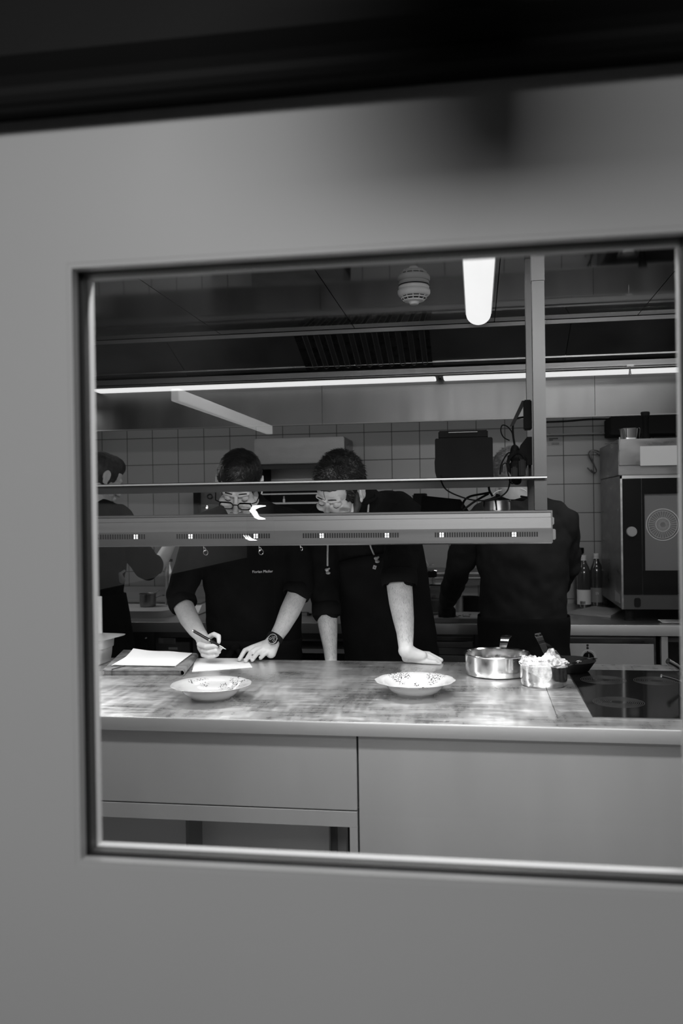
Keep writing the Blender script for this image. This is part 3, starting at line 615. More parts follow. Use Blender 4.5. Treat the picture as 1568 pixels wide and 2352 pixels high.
# bain marie insert at left
bc = at(214, 1515, Z=ZT+.003); 
t = thing('steel_insert', (bc.x, 2.93, ZT), 'deep stainless steel food insert with wide rim at the window edge', 'food container')
by = 2.945; bx = at(262, 1463, Y=2.92).x; r90 = math.radians(12)
G().loft([((bx-.105, by, ZT), .055, .05), ((bx-.105, by, ZT+.006), .064, .058), ((bx-.105, by, ZT+.03), .068, .062), ((bx-.105, by, ZT+.055), .07, .064), ((bx-.105, by, ZT+.058), .074, .068), ((bx-.105, by, ZT+.089), .076, .07)], 48, 5).build('body', 'steel_front', t, True)
zt_ = at(262, 1464, Y=2.93).z
G().loft([((bx-.105, by, zt_-.004), .077, .072), ((bx-.105, by, zt_-.003), .100, .094, -.15), ((bx-.105, by, zt_), .102, .096, -.15), ((bx-.105, by, zt_+.001), .077, .072)], 48, 8).build('rim', 'steel_front', t, True)
# folder with sheets
zc = ZT
FL, FR = at(236, 1552, Z=zc+.002), at(417, 1552, Z=zc+.002); BR = at(449, 1512, Z=zc+.002); BL = at(284, 1504, Z=zc+.002)
t = thing('leather_folder', ((FL.x+FR.x)/2, (FL.y+BR.y)/2, zc), 'thick dark leather menu folder lying under white sheets', 'folder')
def slab(z0, z1, ins=0, pts=None):
    c = (FL+FR+BR+BL)/4; ps_ = [p_+(c-p_)*ins for p_ in (FL, FR, BR, BL)]
    return [Vector((p_.x, p_.y, z0)) for p_ in ps_]+[Vector((p_.x, p_.y, z1)) for p_ in ps_]
G().hexa(slab(zc, zc+.003)).build('back_cover', 'leather', t); G().hexa(slab(zc+.0032, zc+.0175, .03)).build('page_block', 'leather', t)
tc_ = slab(zc+.0178, zc+.0215); G().hexa(tc_).build('front_cover', 'leather', t)
g = G(); n = 10
a0, a1 = FR, BR
pr = []
for i in range(n+1):
    an = -math.pi/2+math.pi*i/n; pr.append((.010*math.cos(an), .0107+.0107*math.sin(an)))
dirv = (BR-FR).normalized(); outv = Vector((dirv.y, -dirv.x, 0))
rows = [[g.b.verts.new(Vector((q.x, q.y, zc))+outv*(o_)+Vector((0, 0, z_))) for o_, z_ in pr]+[g.b.verts.new(Vector((q.x, q.y, zc))+outv*(o_-.002 if o_ > .002 else o_)+Vector((0, 0, .0107+(z_-.0107)*.8))) for o_, z_ in pr[::-1]] for q in (a0, a1)]
k = len(rows[0])
for i in range(k): g.b.faces.new((rows[0][i], rows[0][(i+1) % k], rows[1][(i+1) % k], rows[1][i]))
g.b.faces.new(rows[0]); g.b.faces.new(rows[1][::-1]); g.build('spine', 'leather', t, True)
e0 = FL+(FR-FL)*.12; G().tube([e0+Vector((0, -.001, .001)), e0+Vector((0, -.001, .0215)), e0+Vector((.04, .13, .0222))], .0012, 6).build('elastic_band', 'ink', t, True)
def sheet(c4, z, curl, name, lab, n=24, th=.0006, kw=None, jit=0):
    g = G(); fl, fr, br, bl = c4; top = []; bot = []
    for j in range(n+1):
        for i in range(n+1):
            u, w = i/n, j/n; p_ = (fl*(1-u)+fr*u)*(1-w)+(bl*(1-u)+br*u)*w; zz = z+curl(u, w)
            top.append(g.b.verts.new((p_.x, p_.y, zz+th))); bot.append(g.b.verts.new((p_.x, p_.y, zz)))
    I = lambda i, j: j*(n+1)+i
    for j in range(n):
        for i in range(n):
            g.b.faces.new((top[I(i, j)], top[I(i+1, j)], top[I(i+1, j+1)], top[I(i, j+1)])); g.b.faces.new((bot[I(i, j)], bot[I(i, j+1)], bot[I(i+1, j+1)], bot[I(i+1, j)]))
    ed = [I(i, 0) for i in range(n)]+[I(n, j) for j in range(n)]+[I(n-i, n) for i in range(n)]+[I(0, n-j) for j in range(n)]
    for a, b_ in zip(ed, ed[1:]+ed[:1]): g.b.faces.new((top[a], bot[a], bot[b_], top[b_]))
    return g.build(name, 'paper', None, 60, **lab)
Zs = zc+.0222; V = lambda px, py, z: at(px, py, Z=z)
grp = dict(category='sheet of paper', group='white sheets on the leather folder')
for k, (dz, lab, off) in enumerate(((0, 'lowest white sheet sticking out left on the leather folder', -.004), (.0022, 'middle white sheet on the leather folder', -.002), (.0045, 'topmost white sheet with lifted rear corner on the leather folder', 0))):
    z = Zs+dz; c4 = (V(259+off*900, 1530-k*1.2, z), V(402, 1532-k*1.2, z), V(441, 1500, z), V(306, 1500, z))
    sheet(c4, z, lambda u, w, k=k: (.003+.006*k)*max(0, w-.55)**1.5*(1-u)**1.2*3.3+.0016*math.sin(u*9+k)*w*(k > 0)+.003*max(0, .15-u)*(1-w)*4, 'paper_sheet', dict(label=lab, **grp))
c4 = (V(441, 1542.6, ZT), V(579, 1533, ZT), V(566, 1513, ZT), V(448, 1513, ZT))
sheet(c4, ZT+.0002, lambda u, w: 0, 'paper_sheet', dict(label='white order sheet flat on the worktop, under the flat hand', category='sheet of paper'), 8, .0012)
c4 = (V(443, 1540.8, ZT+.0014), V(577, 1531.5, ZT+.0014), V(564, 1512.5, ZT+.0014), V(450, 1512.5, ZT+.0014))
sheet(c4, ZT+.0016, lambda u, w: .0004*math.sin(u*4), 'paper_sheet', dict(label='upper white note sheet being written on, under the pen', category='sheet of paper'), 8, .0008)
# ================================================================ THINGS ON THE PASS
zs = zs1
def bx(px0, px1, py0, py1, Y, dy, bev=.003): a = at(px0, py1, Y=Y); b_ = at(px1, py0, Y=Y); return (a.x, b_.x, Y, Y+dy, a.z, b_.z, bev)
a = at(998, 1096, Y=2.56); b_ = at(1131, 1004, Y=2.56); c_ = at(1006, 990, Y=2.57); d_ = at(1120, 990, Y=2.57)
t = thing('receipt_printer', ((a.x+b_.x)/2, 2.64, zs), 'black receipt printer standing on the upper pass shelf', 'printer')
g = G(); w = b_.x-a.x
out = [(a.x+.006, zs+.0005), (a.x+.001, zs+.02), (a.x, zs+.05), (a.x+.002, zs+.060), (a.x+.002, b_.z-.004), (a.x+.005, b_.z), (b_.x-.003, b_.z), (b_.x, b_.z-.004), (b_.x, zs+.03), (b_.x+.002, zs+.0005)]
g.prism([(x, 2.56, z) for x, z in out], (0, .16, 0)).build('case', 'black_plastic', t)
G().box(c_.x, d_.x, 2.57, 2.71, b_.z+.0005, c_.z, .003).build('lid', 'black_plastic', t)
G().box(c_.x+.03, d_.x-.03, 2.568, 2.5705, c_.z-.006, c_.z-.0045).build('paper_slot', 'grey_plastic', t)
G().box(a.x+.018, a.x+.082, 2.558, 2.5605, zs+.004, zs+.026, .0005).build('rear_port_panel', 'black_plastic', t)
# cup on the pass
p = at(1145, 1172, Y=2.62); r_ = (at(1172, 1160, Y=2.62).x-at(1109, 1160, Y=2.62).x)/2; hz = at(1140, 1149, Y=2.62).z-zt
cx0 = (at(1172, 1160, Y=2.62).x+at(1109, 1160, Y=2.62).x)/2
t = thing('steel_cup', (cx0, 2.62, zt), 'small shiny steel cup standing on the pass under the cables', 'cup')
G().lathe([(0, 0), (r_*.96, 0), (r_, .004), (r_, hz-.003), (r_+.0025, hz), (r_-.002, hz-.001), (r_-.002, .004), (0, .004)], (cx0, 2.62, zt), 40).build('body', 'chrome', t, True)
p = at(1170, 1152, Y=2.6); G().box(p.x-.012, p.x+.008, 2.60, 2.606, p.z-.001, p.z+.002, .0005).build('rim_tab', 'chrome', t)
# cables
def wire(name, lab, pix, r, m='black_plastic', n=10, cat='cable'):
    P = [at(x, y, Y=Y) for x, y, Y in pix]; pts = []
    for i in range(len(P)-1):
        p0, p1, p2, p3 = P[max(i-1, 0)], P[i], P[i+1], P[min(i+2, len(P)-1)]
        for k in range(n):
            t = k/n; pts.append(.5*((2*p1)+(p2-p0)*t+(2*p0-5*p1+4*p2-p3)*t*t+(3*p1-p0-3*p2+p3)*t**3))
    pts.append(P[-1]); g = G().tube(pts, r, 8)
    return g if name is None else g.build(name, m, None, True, label=lab, category=cat)
g = wire('power_cable', 'thin black cable looping from the printer down across the pass', [(1013, 1093, 2.555), (1013, 1105, 2.54), (1025, 1125, 2.53), (1055, 1140, 2.53), (1090, 1149, 2.53), (1130, 1148, 2.53), (1160, 1133, 2.53), (1170, 1110, 2.53), (1166, 1085, 2.54), (1163, 1065, 2.55)], .0022)
wire('power_cable', 'black cable loop standing up beside the wall mount, over the cable tangle', [(1181, 1022, 2.66), (1176, 995, 2.65), (1165, 980, 2.65), (1153, 977, 2.65), (1150, 990, 2.65), (1156, 1004, 2.66), (1170, 1012, 2.66)], .0018)
wire('power_cable', 'black cable rising from the tangle to the post bracket', [(1182, 1025, 2.64), (1178, 1000, 2.64), (1178, 975, 2.64), (1186, 962, 2.63), (1203, 958, 2.62)], .0030)
wire('power_cable', 'black cable hanging in a short loop below the tangle', [(1170, 1095, 2.52), (1172, 1108, 2.52), (1178, 1110, 2.52), (1181, 1100, 2.53)], .0018)
wire('power_cable', 'thin black cable arching left out of the tangle', [(1180, 1045, 2.60), (1168, 1040, 2.6), (1158, 1052, 2.6), (1150, 1070, 2.6), (1148, 1090, 2.6)], .0022)
wire('power_cable', 'curled black cable at the foot of the tangle behind the shelf edge', [(1152, 1085, 2.59), (1154, 1068, 2.59), (1162, 1064, 2.59), (1170, 1075, 2.6)], .0016)
# tangle of plugs and cable
random.seed(11); t = thing('cable_tangle', tuple(at(1185, 1092, Y=2.6)), 'thick tangle of black cables and plugs hanging by the post', 'cables')
g = G()
ctr = [at(x, y, Y=2.6) for x, y in ((1182, 1035), (1186, 1050), (1186, 1070), (1188, 1085), (1186, 1100))]
for i, c in enumerate(ctr):
    g.ell(c, (.022 if i in (1, 2, 3) else .014, .02, .017))
t2 = link('coiled_bundle', bake(g, .003, 3, .006, .02), 'black_plastic', t, True)
for k in range(16):
    g = G(); a0 = random.uniform(0, 6.28); pts = []
    for i in range(24):
        a = a0+i*.5; w_ = random.uniform(.9, 1.1); pts.append(at(1186, 1066, Y=2.6)+Vector((.026*math.cos(a)*w_, .018*math.sin(a*1.3)-.008, .034*math.sin(a)*w_+random.uniform(-.004, .004))))
    if k < 9: g.tube(pts, .0022, 6).build('cable_turn', 'black_plastic', t, True)
    else: g.b.free()
c = at(1180, 1075, Y=2.55)
G().box(c.x-.008, c.x+.010, 2.545, 2.57, c.z-.045, c.z+.004, .004).build('plug', 'black_rubber', t); 
c = at(1197, 1060, Y=2.57); G().box(c.x-.008, c.x+.012, 2.56, 2.585, c.z-.045, c.z+.006, .004).build('plug', 'black_rubber', t)
# bracket / handset on the post
a, b_ = at(1203, 987, Y=2.57), at(1222, 918, Y=2.57)
t = thing('card_terminal', (b_.x, 2.59, a.z), 'flat black handset hanging on the left side of the post', 'handset')
G().box(a.x, .1597, 2.565, 2.60, a.z, b_.z, .003).build('case', 'black_plastic', t)
a1_, b1_ = at(1175, 978, Y=2.58), at(1203, 920, Y=2.58); G().hexa([a1_+Vector((-.006, 0, -.002)), a1_+Vector((.006, 0, .001)), a1_+Vector((.006, .006, .001)), a1_+Vector((-.006, .006, -.002)), b1_+Vector((-.006, 0, 0)), b1_+Vector((.007, 0, .0)), b1_+Vector((.007, .006, 0)), b1_+Vector((-.006, .006, 0))]).build('strap', 'black_rubber', t)
a, b_ = at(1190, 1068, Y=2.58), at(1225, 1003, Y=2.58)
t = thing('cable_box', ((a.x+b_.x)/2, 2.60, a.z), 'rounded black adapter box behind the post above the shelf', 'adapter')
g = G(); g.prism([(a.x+.008, 2.58, a.z), (.1597, 2.58, a.z), (.1597, 2.58, b_.z), (a.x+.026, 2.58, b_.z), (a.x+.008, 2.58, b_.z-.022), (a.x, 2.58, a.z+.03)], (0, .04, 0)).build('case', 'black_plastic', t)
G().box(.150, .1585, 2.60, 2.615, zs+.001, a.z, .001).build('stand', 'black_rubber', t)
# grey tissue bunch behind the cables is the chef's hair (see people)
# black pouch and cable loops on the pass top, left of the cup
P = [at(x, y, Y=2.66) for x, y in ((966, 1172), (1072, 1172), (1056, 1147), (968, 1138))]
t = thing('black_pouch', ((P[0].x+P[1].x)/2, 2.7, zt), 'flat black fabric pouch lying on the pass between the chefs', 'pouch')
zz = zt+.0005
G().prism([(P[0].x, 2.66, zz), (P[1].x+.004, 2.66, zz), (P[2].x, 2.66, P[2].z), (P[3].x, 2.66, P[3].z)], (0, .14, 0)).build('case', 'cloth_black', t)
for pix, lab in (([(1060, 1168, 2.62), (1066, 1150, 2.62), (1080, 1140, 2.62), (1110, 1134, 2.62), (1126, 1131, 2.62)], 'thick black cable arching from pouch to the tangle, upper strand'), ([(1063, 1172, 2.60), (1085, 1155, 2.60), (1105, 1143, 2.60), (1122, 1134, 2.60)], 'black cable strand crossing above the cup, lower strand'), ([(1122, 1118, 2.60), (1124, 1128, 2.6), (1131, 1140, 2.6)], 'short thick black cable end leaning beside the steel cup')):
    wire('power_cable', lab, pix, .0032)
wire('power_cable', 'very short thin black cable hanging in front of the steel cup', [(1140, 1172, 2.58), (1139, 1160, 2.58), (1137, 1148, 2.57)], .0026)
# ================================================================ REAR LINE
ZR = .9; YR = 4.07
zre = at(1400, 1460, Y=YR).z
rw_ = thing('rear_worktop', (-.5, 4.5, .86), 'long stainless steel worktop along the tiled back wall', 'worktop')
G().box(-3.25, 2.35, YR+.004, YW-.012, ZR-.012, ZR).build('top_plate', 'steel', rw_)
g = G(); pf = [(YR+.004, ZR), (YR+.001, ZR-.001), (YR, ZR-.004), (YR, zre), (YR+.02, zre), (YR+.02, ZR-.012), (YR+.004, ZR-.012)]
g.prism([(-3.25, y, z) for y, z in pf], (5.6, 0, 0)).build('front_edge', 'steel_mid', rw_, True)
zbs = at(330, 1347, Y=YW-.012).z
G().box(-3.25, -1.35, YW-.011, YW-.001, ZR+.001, zbs, .001).build('splashback', 'steel', None, label='low brushed steel splashback along the tiles at the left', category='splashback')
def unit(x0, x1, lab, opening=True, shelves=(), kind='cabinet'):
    t = thing('rear_cabinet', ((x0+x1)/2, 4.5, 0), lab, 'cabinet')
    g = G(); g.box(x0, x0+.03, YR+.03, YW-.02, .1, zre-.002).box(x1-.03, x1, YR+.03, YW-.02, .1, zre-.002).box(x0+.03, x1-.03, YW-.04, YW-.02, .1, zre-.002).box(x0+.03, x1-.03, YR+.03, YW-.04, .1, .12).box(x0+.03, x1-.03, YR+.03, YR+.06, zre-.03, zre-.002)
    g.build('carcass', 'steel_dark', t)
    for q_ in (x0+.04, x1-.08): G().box(q_, q_+.04, YR+.08, YR+.12, 0, .1).build('foot', 'steel_dark', t)
    return t
xa = at(352, 1480, Y=YR).x; xb = at(443, 1480, Y=YR).x; xc_ = at(640, 1480, Y=YR).x; xd = at(985, 1480, Y=YR).x; xe = at(1090, 1480, Y=YR).x; xf_ = at(1509, 1500, Y=YR).x; xg = at(1519, 1500, Y=YR).x
t = unit(xa-.9, xa-.005, 'dark steel rear cabinet behind the leftmost chef')
G().box(xa-.86, xa-.04, YR+.012, YR+.03, .14, zre-.06, .002).build('door_panel', 'steel_dark', t)
t = unit(xa, xb+.02, 'rear refrigerated unit with paper stickers left of the writing chef')
a, b_ = at(362, 1518, Y=YR+.02), at(411, 1459, Y=YR+.02)
G().box(xa+.035, xb-.02, YR+.012, YR+.03, .3, zre-.05, .003).build('door_panel', 'steel_dark', t)
p0, p1 = at(364, 1478, Y=YR+.01), at(403, 1466, Y=YR+.01); G().box(p0.x, p1.x, YR+.010, YR+.012, p0.z, p1.z).build('grey_sticker', 'label_grey', t)
g = G(); 
for k in range(3): g.box(p0.x+.025, p1.x-.008, YR+.0094, YR+.010, p0.z+.006+k*.007, p0.z+.0075+k*.007)
g.build('printed_lines', 'ink', t)
p0, p1 = at(387, 1492, Y=YR+.01), at(407, 1487, Y=YR+.01); G().box(p0.x, p1.x, YR+.010, YR+.012, p0.z, p1.z).build('white_sticker', 'label_white', t)
p0 = at(334, 1466, Y=YR+.005); G().cone(p0, .004, p0+Vector((0, .01, 0)), .004, 10).build('indicator_lamp', 'label_white', t, True)
t = unit(xb+.025, xc_-.003, 'closed dark steel rear cabinet behind the writing chef'); G().box(xb+.05, xc_-.04, YR+.012, YR+.03, .14, zre-.06, .002).build('door_panel', 'steel_dark', t)
t = unit(xc_, xd-.003, 'open rear cabinet with steel shelf rails between the two front chefs')
for (py0, py1, m, dy) in ((1451, 1449, 'steel', .10), (1472, 1467, 'steel', .05), (1500, 1490.5, 'label_white', .04)):
    z0, z1 = at(700, py0, Y=YR+dy).z, at(700, py1, Y=YR+dy).z; G().box(xc_+.032, xd-.04, YR+dy, YR+dy+.35, z0, z1).build('shelf', m, t)
t = unit(xd, xe-.003, 'rear cabinet with plain drawer fronts beside the gloved chef')
z_ = [at(1040, y, Y=YR+.01).z for y in (1464, 1474, 1488, 1505, 1535)]
for k in range(4): G().box(xd+.01, xe-.01, YR+(.012 if k % 2 else .02), YR+.035, z_[k+1]+.002, z_[k]-.002, .001).build('drawer_front', 'steel' if k % 2 else 'steel_dark', t)
t = unit(xe, xf_, 'rear appliance unit with round control dial, right of the gloved chef')
z_ = [at(1430, y, Y=YR+.01).z for y in (1463, 1467, 1478, 1504, 1560)]
pr0 = at(1320, 1478, Y=YR+.015).x; pr1 = at(1501, 1478, Y=YR+.015).x
G().box(xe+.03, pr1, YR+.02, YR+.03, z_[2], z_[1], .001).build('top_rail', 'steel_dark', t)
G().box(xe+.03, pr1, YR+.015, YR+.03, .35, z_[2]-.003, .001).build('control_panel', 'steel_front', t)
kc = at(1351, 1510, Y=YR+.01)
kn = G().lathe([(0, 0), (.024, 0), (.024, .012), (.019, .018), (0, .018)], (kc.x, YR+.015, kc.z), 32, ax=Matrix.Rotation(math.pi/2, 3, 'X')).build('dial', 'black_plastic', t, True)
G().box(kc.x-.0012, kc.x+.0012, YR-.004, YR-.002, kc.z, kc.z+.018).build('pointer_line', 'grey_plastic', kn)
g = G().lathe([(.029, 0), (.034, 0), (.034, .001), (.029, .001)], (kc.x, YR+.014, kc.z), 48, closed=True, ax=Matrix.Rotation(math.pi/2, 3, 'X')); g.build('dial_scale', 'label_white', t)
for py, r in ((1482, .0052), (1488.5, .0052), (1496, .0028)):
    p = at(1349, py, Y=YR+.013); G().lathe([(0, 0), (r, 0), (r, .002), (0, .002)], (p.x, YR+.0145, p.z), 16, ax=Matrix.Rotation(math.pi/2, 3, 'X')).build('indicator', 'ink', t)
t = unit(xg, 1.4, 'open dark rear bay below the oven at the right window edge')
G().box(xg+.002, xg+.03, YR+.012, YR+.03, .1, zre-.003, .001).build('side_frame', 'steel_front', t)
# ---- combi oven
OX, OY = .657, 4.2
zo0 = at(1460, 1399, Y=OY).z; zo1 = at(1460, 1092, Y=OY).z; zo2 = at(1460, 1007, Y=OY).z
ov = thing('combi_oven', (1.0, 4.5, ZR), 'large steel combi oven with black glass door and round knob', 'oven')
OX1 = OX+.75
G().box(OX, OX1, OY, 4.84, zo0, zo1, .003).build('body', 'steel_dark', ov)
for x, y in ((OX+.03, OY+.04), (OX+.03, 4.84), (OX1-.05, OY+.04), (OX1-.05, 4.84)): G().lathe([(0, 0), (.024, 0), (.024, .004), (.018, .01), (.018, zo0-ZR), (0, zo0-ZR)], (x+.012, y, ZR), 24).build('foot', 'black_rubber', ov, True)
P = lambda px, py: at(px, py, Y=OY-.004)
g = G().box(OX, OX+.008, OY-.012, OY, zo0, zo1).box(OX, OX1, OY-.012, OY, P(1500, 1098).z, zo1); g.build('front_frame', 'steel', ov)
zb1 = P(1500, 1366).z; G().box(OX+.008, OX1, OY-.010, OY, zo0, zb1).build('bottom_trim', 'steel_post', ov)
p = P(1463, 1384); G().loft([((p.x, p.z, 0), .015, .022), ((p.x, p.z, .004), .014, .021)], 32, 3.5).xf(Matrix(((1, 0, 0, 0), (0, 0, -1, OY-.010), (0, 1, 0, 0), (0, 0, 0, 1)))).build('drain_cover', 'black_rubber', ov, True)
x0, x1 = OX+.010, P(1472, 1200).x; G().box(x0, x1, OY-.016, OY, zb1+.002, P(1500, 1099).z, .001).build('control_glass', 'black_gloss', ov)
p = P(1448.5, 1221); G().lathe([(0, 0), (.0235, 0), (.0235, .014), (.0215, .018), (0, .018)], (p.x, OY-.016, p.z), 32, ax=Matrix.Rotation(math.pi/2, 3, 'X')).build('knob', 'grey_plastic', ov, True)
dg_ = G(); a, b_ = P(1474, 1362), P(1640, 1102)
door_ = G(); ia, ib = P(1480, 1283), P(1562, 1136)
xi0, xi1 = P(1479, 1200).x, P(1562, 1200).x; zi0, zi1 = P(1500, 1310).z, P(1500, 1134).z
door_.box(x1+.003, xi0, OY-.016, OY-.002, zb1+.002, P(1500, 1099).z).box(xi1, OX1, OY-.016, OY-.002, zb1+.002, P(1500, 1099).z).box(xi0, xi1, OY-.016, OY-.002, zi1, P(1500, 1099).z).box(xi0, xi1, OY-.016, OY-.002, zb1+.002, zi0)
dr_ = door_.build('door', 'black_gloss', ov)
G().box(xi0, xi1, OY-.014, OY-.010, zi0, zi1).build('door_window', 'lens_glass', dr_)
G().box(xi0, xi1, OY-.0045, OY-.0015, zi0, zi1).build('lit_cavity', 'cavity', ov)
fc = P(1521.5, 1205); g = G(); AX = Matrix.Rotation(math.pi/2, 3, 'X')
rf = P(1560, 1205).x-fc.x
for r_, w_ in ((rf*.98, .0022), (rf*.86, .001), (rf*.42, .0016)): g.lathe([(r_-w_, 0), (r_+w_, 0), (r_+w_, .002), (r_-w_, .002)], (fc.x, OY-.0047, fc.z), 56, closed=True, ax=AX)
for k in range(32):
    a = k*math.pi/16; c_, s_ = math.cos(a), math.sin(a)
    g.cone((fc.x+.012*c_, OY-.0055, fc.z+.012*s_), .0008, (fc.x+rf*.84*c_, OY-.0055, fc.z+rf*.84*s_), .0008, 5, False)
g.build('fan_guard', 'label_white', ov)
G().lathe([(rf*.88, 0), (rf*.955, 0), (rf*.955, .001), (rf*.88, .001)], (fc.x, OY-.0047, fc.z), 56, closed=True, ax=AX).build('fan_ring', 'steel_dark', ov)
# label on the oven side
lx = OX-.0012; q = [at(1408, 1360, X=lx), at(1424, 1372, X=lx)]; 
a0, a1 = at(1411.5, 1356, X=lx), at(1423, 1366, X=lx); b0, b1 = at(1411.5, 1379, X=lx), at(1423.5, 1386, X=lx)
G().hexa([b0, b1, b1+Vector((.001, 0, 0)), b0+Vector((.001, 0, 0)), a0, a1, a1+Vector((.001, 0, 0)), a0+Vector((.001, 0, 0))]).build('rating_label', 'label_grey', ov)
# hood unit on top
G().box(OX-.002, OX1, OY+.02, 4.84, zo1+.003, zo2, .003).build('top_unit', 'steel_dark', ov)
zz1, zz2 = at(1460, 1068, Y=OY+.02).z, zo2
G().box(OX+.0, OX1, OY+.008, OY+.02, zz1, zo2-.003, .001).build('top_unit_front', 'steel_dark', ov)
a, b_ = at(1470, 1070, Y=OY+.006), at(1554, 1023, Y=OY+.006)
G().box(a.x, b_.x, OY+.0055, OY+.0075, a.z, b_.z).build('paper_sheet', 'label_white', None, label='pale note sheet taped on the front of the oven top', category='sheet of paper')
a = at(1422, 1019, Y=OY-.01); G().box(a.x-.003, a.x+.003, OY-.02, OY-.014, at(1420, 1035, Y=OY).z, at(1420, 1005, Y=OY).z).cone(at(1389, 1020, Y=OY+.1), .002, at(1420, 1020, Y=OY-.016), .002, 8).build('t_handle', 'chrome', ov)
# steel tub and mill on the oven
a, b_ = at(1428, 998, Y=4.3), at(1474, 982, Y=4.3)
t = thing('steel_tub', ((a.x+b_.x)/2, 4.34, zo2), 'low shiny steel tub with stacked rims on top of the oven', 'tub')
g = G().loft([(((a.x+b_.x)/2, 4.35, zo2), .040, .04), (((a.x+b_.x)/2, 4.35, b_.z-.002), .046, .046), (((a.x+b_.x)/2, 4.35, b_.z), .05, .05)], 40, 4); g.build('body', 'chrome', t, True)
a, b_ = at(1475, 1000, Y=4.28), at(1490, 945, Y=4.28)
t = thing('pepper_mill', ((a.x+b_.x)/2, 4.29, zo2), 'tall black mill with flat ringed top standing on the oven', 'mill'); hm = b_.z-zo2
G().lathe([(0, 0), (.022, 0), (.022, .01), (.016, .03), (.0135, hm*.6), (.017, hm*.82), (.015, hm*.84), (0, hm*.84)], ((a.x+b_.x)/2, 4.29, zo2), 32).build('body', 'black_plastic', t, True)
G().lathe([(0, hm*.84), (.017, hm*.84), (.0205, hm*.9), (.0205, hm*.98), (.017, hm), (.006, hm), (.006, hm-.004), (0, hm-.004)], ((a.x+b_.x)/2, 4.29, zo2), 32).build('cap', 'black_rubber', t, True)
# dark cable tray behind the oven top
a, b_ = at(1400, 1000, Y=4.75), at(1640, 962, Y=4.75); G().box(a.x, b_.x, 4.72, YW-.002, a.z, at(1500, 955, Y=4.75).z, .003).build('wall_duct', 'black_rubber', None, label='dark horizontal duct on the wall behind the oven', category='duct')
# ---- wall rails, sticker, hook
def wbar(px0, py0, px1, py1, r, Y, name, lab, cat, m='steel_dark'):
    a, b_ = at(px0, py0, Y=Y), at(px1, py1, Y=Y); return G().cone(a, r, b_, r, 8, False).build(name, m, None, True, label=lab, category=cat)
a, b_ = at(1250, 999, Y=4.93), at(1400, 995, Y=4.93)
t = thing('wall_rail', tuple(a), 'dark horizontal utensil rail on the tiles right of the post', 'rail'); G().box(a.x, b_.x, 4.925, 4.94, a.z-.003, a.z+.004, .001).build('bar', 'steel_dark', t)
g = G(); 
for px in (1262, 1380): q = at(px, 998, Y=4.94); G().box(q.x-.006, q.x+.006, 4.94, YW, a.z-.01, a.z+.01, .001).build('bracket', 'steel_dark', t)
wire('wall_cable', 'thin dark cable running along the tiles under the hood', [(1250, 969, 4.94), (1300, 967, 4.94), (1350, 963, 4.94), (1400, 962, 4.94), (1440, 960, 4.94)], .004, 'black_rubber')
a, b_ = at(1258, 1024, Y=YW-.002), at(1290, 1004, Y=YW-.002)
t = thing('wall_sticker', ((a.x+b_.x)/2, YW-.002, a.z), 'small pale safety sticker with smudged lines on the tiles', 'sticker')
G().box(a.x, b_.x, YW-.002, YW-.0005, a.z, b_.z).build('sheet', 'grey_plastic', t)
g = G(); w_ = b_.x-a.x; h_ = b_.z-a.z
g.box(a.x+.006, a.x+w_*.72, YW-.003, YW-.002, a.z+h_*.78, a.z+h_*.9).box(a.x+.006, a.x+w_*.35, YW-.003, YW-.002, a.z+h_*.62, a.z+h_*.72).box(a.x+.02, a.x+w_*.8, YW-.003, YW-.002, a.z+h_*.28, a.z+h_*.33).box(a.x+.02, a.x+w_*.8, YW-.003, YW-.002, a.z+h_*.14, a.z+h_*.19)
g.build('printed_lines', 'ink', t)
c = at(1288, 1008, Y=YW-.003); 
wire('wire_hook', 'dark wire hook pair hanging on the tiles beside the oven', [(1376, 1037, 4.90), (1362, 1034, 4.90), (1352, 1038, 4.90), (1352, 1047, 4.90), (1362, 1066, 4.90), (1369, 1080, 4.90), (1364, 1087, 4.90), (1356, 1082, 4.90), (1348, 1074, 4.90)], .0035, 'steel_dark', cat='hook')
wire('wire_hook', 'second dark wire hook overlapping the first beside the oven', [(1378, 1048, 4.88), (1366, 1038, 4.88), (1358, 1036, 4.88), (1356, 1045, 4.88), (1364, 1068, 4.88), (1368, 1082, 4.88), (1362, 1084, 4.88), (1357, 1078, 4.88)], .003, 'steel_dark', cat='hook')
# ---- bottles
def bottle(px, py_top, pyb, r, Y, lab, m, capm, labm, dark=False, capr=.016):
    b = at(px, pyb, Y=Y); h = at(px, py_top, Y=Y).z-ZR; t = thing('bottle', (b.x, Y, ZR), lab, 'bottle')
    G().lathe([(0, 0), (r*.9, 0), (r, .008), (r, h*.18), (r*.99, h*.45), (r*1.0, h*.47), (r*1.02, h*.62), (r*.95, h*.70), (r*.72, h*.78), (r*.45, h*.85), (.013, h*.89), (.013, h*.92), (0, h*.92)], (b.x, Y, ZR), 36).build('body', m, t, True)
    G().lathe([(0, h*.9), (capr, h*.9), (capr, h*.915), (capr*.96, h*.918), (capr, h*.922), (capr, h*.995), (capr*.9, h), (0, h)], (b.x, Y, ZR), 28).build('cap', capm, t, True)
    if labm:
        lb = G().lathe([(r+.0008, h*.06), (r+.0008, h*.34)], (b.x, Y, ZR), 36); lb.b.faces.ensure_lookup_table()
        bmesh.ops.delete(lb.b, geom=[f for f in lb.b.faces if len(f.verts) > 4], context='FACES_ONLY'); lb.build('label', labm, t, True)
    return t, b, h
t, b, h = bottle(1341, 1275, 1390, .0355, 4.78, 'dark bottle with white cap and pale barcode label, front of the group', 'glass_bottle', 'white_plastic', 'label_white')
g = G()
for k in range(9): g.box(b.x-.024+k*.0030, b.x-.024+k*.0030+(.0018 if k % 3 else .001), 4.78-.0378, 4.78-.030, ZR+h*.07, ZR+h*.125)
g.xf(Matrix.Identity(4)).build('barcode', 'ink', t)
